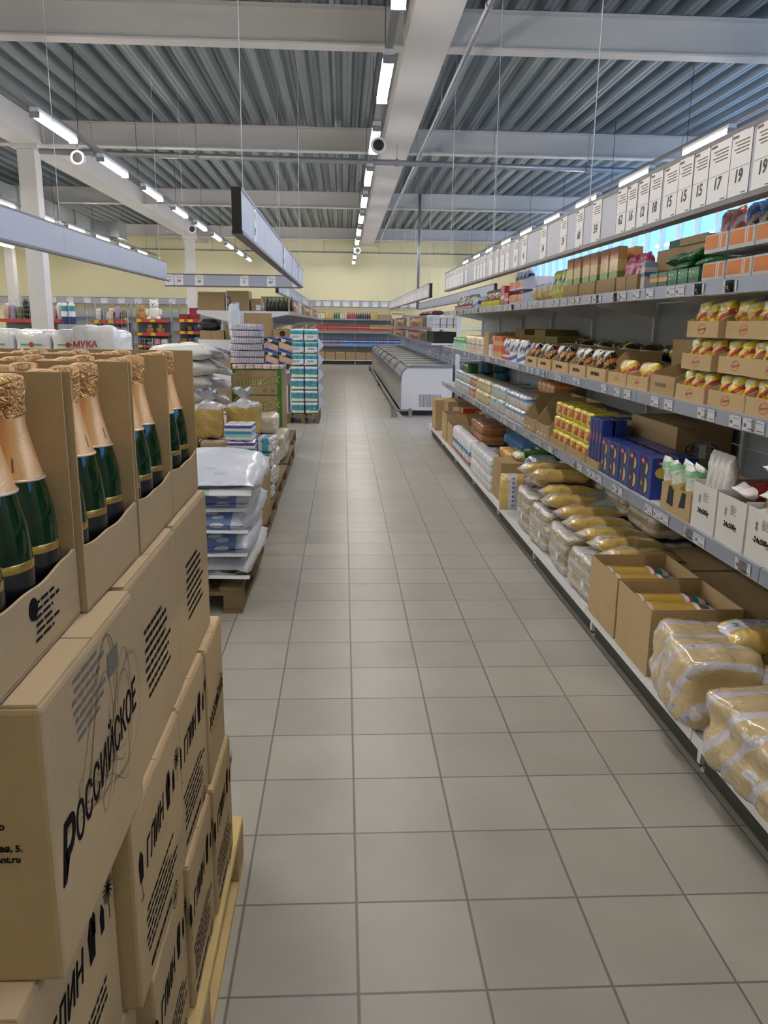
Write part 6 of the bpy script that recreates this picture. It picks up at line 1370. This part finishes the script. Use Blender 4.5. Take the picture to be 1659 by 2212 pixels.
# ------------------------------------------------------------------ household goods in the far left
RAILR = M('red_price_rail', (196, 66, 62), .4); YTAG = M('yellow_price_tag', (222, 205, 50), .5); WIRE = M('wire_grid', (176, 180, 186), .35, metal=.6)
def hunit(label, x0, x1, y, zs, tags=True, mesh=True):
    t = thing('goods_rack', label, 'rack', (x0, y, 0), 0, 'red railed goods racks'); L = x1-x0
    for xx in (0, L): obj('upright', MB().box(xx-.015, xx+.015, .30, .34, 0, max(zs)+.38), GREYM, t)
    obj('back_panel', MB().box(.02, L-.02, .30, .305, .1, max(zs)), M('back_dim', (120, 122, 126), .5), t)
    for z in zs:
        sh = obj('shelf', MB().box(0, L, 0, .298, z-.025, z), GREYM, t); obj('red_rail', MB().box(0, L, -.012, 0, z-.045, z+.02), RAILR, sh)
        if tags:
            n = max(2, int(L/.26))
            for q in range(n): obj('yellow_tag', MB().box(.05+(L-.15)*q/n, .15+(L-.15)*q/n, -.016, -.012, z-.04, z+.015), YTAG, sh)
    if mesh:
        b = MB(); z = max(zs)+.02
        for q in range(int(L/.12)+1): b.box(q*.12, q*.12+.006, -.02, -.014, z, z+.36)
        for q in range(5): b.box(0, L, -.02, -.014, z+q*.09, z+q*.09+.005)
        obj('wire_guard', b, WIRE, t)
    return t
hunit('goods rack with plain red rail and wire guard at the far left', -6.95, -5.66, 17.0, (.25, .8, 1.5), tags=False)
hunit('goods rack with yellow price tags, second from the left', -5.25, -4.5, 17.4, (.2, .75, 1.04, 1.24, 1.5), mesh=False)
hunit('narrow goods rack behind the white toy bear', -4.42, -3.70, 17.6, (.2, .75, 1.0, 1.25, 1.53), mesh=False)
hunit('goods rack nearest the gondola, with maroon boxes on top', -3.56, -3.05, 17.8, (.2, .8, 1.08, 1.29, 1.54), mesh=False)
def wpart(name, label, cat, loc, me_or_mb, mat, grp=None, sc=None, rz=0):
    o = obj(name, me_or_mb, None if isinstance(me_or_mb, bpy.types.Mesh) else mat, None, loc, (0, 0, rz))
    if isinstance(me_or_mb, bpy.types.Mesh): setm(o.data, mat)
    if sc: o.scale = sc
    return tag(o, label, cat, grp)
def bear(label, x, y, z, s, m, m2):
    t = thing('toy_bear', label, 'toy bear', (x, y, z)); t.scale = (s, s, s)
    obj('bear_body', setm(blob(.30, .24, .32, 2.4, 8, .02, 350), m), None, t)
    hd = obj('head', setm(blob(.22, .2, .20, 2.2, 8, .015, 351), m), None, t, (0, -.02, .28))
    for sx_ in (-1, 1): obj('ear', setm(blob(.06, .04, .06, 2.2, 4, .01, 352), m), None, hd, (.08*sx_, 0, .17)); obj('paw', setm(blob(.10, .16, .09, 2.2, 5, .01, 353), m), None, t, (.12*sx_, -.12, 0)); obj('arm', setm(blob(.08, .12, .18, 2.2, 5, .01, 354), m), None, t, (.16*sx_, -.06, .10)); obj('eye', setm(blob(.016, .012, .018, 2, 2, 0, 355), DARK), None, hd, (.04*sx_, -.098, .11))
    mz = obj('muzzle', setm(blob(.09, .07, .07, 2.2, 5, .01, 356), m2), None, hd, (0, -.09, .04)); obj('nose', setm(blob(.04, .02, .025, 2, 3, 0, 357), DARK), None, mz, (0, -.034, .04))
WHF = M('white_plush', (232, 232, 224), .9, bump=.6, bscale=60); BRF = M('tan_plush', (196, 150, 100), .9, bump=.6, bscale=60); PKF = M('peach_plush', (222, 188, 160), .9, bump=.6, bscale=60)
bear('large white plush bear sitting on the goods rack', -4.02, 17.75, 1.531, .86, WHF, WHF); bear('tan plush bear beside the large white one', -4.28, 17.75, 1.531, .62, BRF, PKF)
bear('small tan plush toy under the white bear, left one', -4.12, 17.72, 1.251, .42, BRF, PKF); bear('small tan plush toy under the white bear, right one', -3.90, 17.72, 1.251, .42, BRF, WHF)
rr = random.Random(9)
TW = [('peach', (222, 190, 165)), ('pink', (222, 150, 170)), ('brown', (120, 90, 60)), ('lilac', (170, 150, 180)), ('white', (222, 222, 222)), ('blue', (50, 70, 120)), ('olive', (110, 120, 80)), ('grey', (140, 145, 150)), ('teal', (70, 140, 150)), ('dark', (52, 50, 54))]
def good(label, x, y, z, d, c, k=3, nz=.03, name='household_item', grp='household goods on the far left racks'):
    return wpart(name, label, 'household goods', (x, y, z), blob(d[0], d[1], d[2], k, 5, nz, int(abs(x*37))+3), M('cloth_%s' % c, dict(TW)[c], .7, var=.3, vscale=10, bump=.3), grp)
i = 0
for x0, x1, z, y, h in ((-6.9, -5.7, 1.50, 17.1, .40), (-6.9, -5.7, .80, 17.1, .4), (-5.2, -4.55, 1.50, 17.6, .30), (-5.2, -4.55, 1.24, 17.5, .14), (-5.2, -4.55, 1.04, 17.5, .12), (-4.35, -3.75, 1.0, 17.7, .14), (-3.5, -3.1, 1.08, 17.9, .13), (-3.5, -3.1, 1.29, 17.9, .16), (-5.2, -4.55, .75, 17.5, .2), (-4.35, -3.75, .75, 17.7, .16)):
    n = max(3, int((x1-x0)/.13))
    for q in range(n):
        c = TW[(i*7+q*3) % 10][0]; hh = h*(.6+.5*rr.random())
        good('%s soft household item on a far left rack %s, number %d from its left' % (c, ('top level of widest rack', 'lower level of widest rack', 'top of the second rack', 'second level of the second rack', 'third level of the second rack', 'third level of the bear rack', 'third level of the last rack', 'second level of the last rack', 'lowest level of the second rack', 'lowest level of the bear rack')[i], q+1), x0+(x1-x0)*(q+.5)/n, y, z+.001, ((x1-x0)/n*.9, .2, hh), c)
    i += 1
TWB = PM('teal_white_roll', [(0, (40, 60, 120)), (.35, (225, 228, 232)), (.6, (60, 150, 160)), (.85, (228, 230, 234))], 'Z', bump=.4, rough=.2, coat=.5)
for q in range(2): wpart('wrapped_roll', 'tall teal and navy wrapped roll by the left rack, %s' % ('left one', 'right one')[q], 'roll', (-5.62+.15*q, 16.9, 1.43), MB().lathe([(0, 0), (.06, 0), (.065, .02), (.065, .38), (.04, .42), (0, .42)], 14), TWB, 'wrapped rolls')
t = thing('tall_stand', 'grey stand carrying the teal wrapped rolls', 'stand', (-5.545, 16.9, 0)); obj('stand_body', MB().box(-.2, .2, -.1, .1, 0, 1.43), GREYM, t)
MAR = M('maroon_box', (140, 34, 48), .5)
for q, (x, z) in enumerate(((-3.52, 1.541), (-3.30, 1.541), (-3.30, 1.67))): place('mar', pbox('mar', .20, .2, .125, MAR), 'maroon box on the rack nearest the gondola, %s' % ('left', 'right lower', 'right upper')[q], 'box', (x, 17.82, z), R(0), 'maroon boxes', None)
for q, (c, l) in enumerate((((30, 28, 30), 'black'), ((180, 36, 40), 'red'))):
    t = thing('lantern', '%s decorative lantern on the second goods rack' % l, 'lantern', (-4.78+.15*q, 17.55, 1.501)); m_ = M('lantern_'+l, c, .4)
    obj('lantern_base', MB().box(-.05, .05, -.05, .05, 0, .03), m_, t); obj('lantern_roof', MB().lathe([(.06, .15), (.015, .20), (.012, .22), (0, .22)], 4), m_, t)
    b = MB(); 
    for a, c_ in ((-.045, -.045), (.04, -.045), (-.045, .04), (.04, .04)): b.box(a, a+.006, c_, c_+.006, .03, .15)
    obj('lantern_frame', b, m_, t)
PL = M('plant_green', (40, 110, 45), .6)
t = thing('potted_plant', 'small bright green plant on the second goods rack', 'plant', (-4.58, 17.55, 1.501)); obj('pot', MB().lathe([(0, 0), (.04, 0), (.05, .06), (0, .06)], 12), M('cream_pot', (214, 205, 180), .6), t)
b = MB(); rr2 = random.Random(3)
for q in range(70):
    a, l_ = rr2.uniform(0, 6.28), rr2.uniform(.06, .14); c_, s_ = math.cos(a), math.sin(a); w_ = .008
    b.poly([(-s_*w_, c_*w_, .05), (s_*w_, -c_*w_, .05), (c_*l_*.5, s_*l_*.5, .07+rr2.uniform(.03, .12))])
obj('leaves', b.mesh('leaves', [PL], fix=False), None, t)
t = thing('baby_bottle', 'tall cream bottle shaped dispenser on the second goods rack', 'bottle', (-4.93, 17.55, 1.501)); obj('bottle_body', MB().lathe([(0, 0), (.06, 0), (.065, .1), (.05, .14), (.03, .19), (.02, .2), (0, .2)], 14), M('cream_plastic', (222, 214, 196), .4), t, smooth=True)
for q in range(8): wpart('toy_pack', 'small yellow toy pack hanging at the second goods rack, %s' % ordn(q % 4, 4) + (' upper' if q > 3 else ' lower'), 'toy pack', (-4.5+.065*(q % 4)-.62, 17.33, 1.12 if q > 3 else .93), MB().box(0, .05, 0, .03, 0, .08), YTAG, 'small yellow toy packs')

wpart('film_scrap', 'crumpled clear film hanging on the near gondola upright', 'film', (-1.64, 12.445, 1.255), blob(.17, .10, .52, 2.6, 9, .09, 360), M('loose_film_pale', (205, 214, 228), .2))
# extra wire guards over the goods racks
for q, (xa, xb, yy, zz) in enumerate(((-5.3, -4.45, 17.2, 1.45), (-4.6, -3.9, 16.9, .75), (-3.85, -3.0, 16.9, .75))):
    b = MB()
    for k in range(int((xb-xa)/.09)+1): b.box(xa+k*.09, xa+k*.09+.006, yy, yy+.006, zz-.2 if zz < 1 else 0, zz+.42)
    for k in range(6): b.box(xa, xb, yy, yy+.006, zz+k*.08, zz+k*.08+.006)
    for xx in (xa, xb): b.box(xx-.01, xx+.01, yy, yy+.02, 0, zz+.42)
    o = obj('wire_basket_panel', b, WIRE); tag(o, 'grey wire grid panel standing before the goods racks, %s' % ('tall one by the wrapped rolls', 'low one beside the flour bags', 'low one by the gondola')[q], 'wire panel', 'wire grid panels')
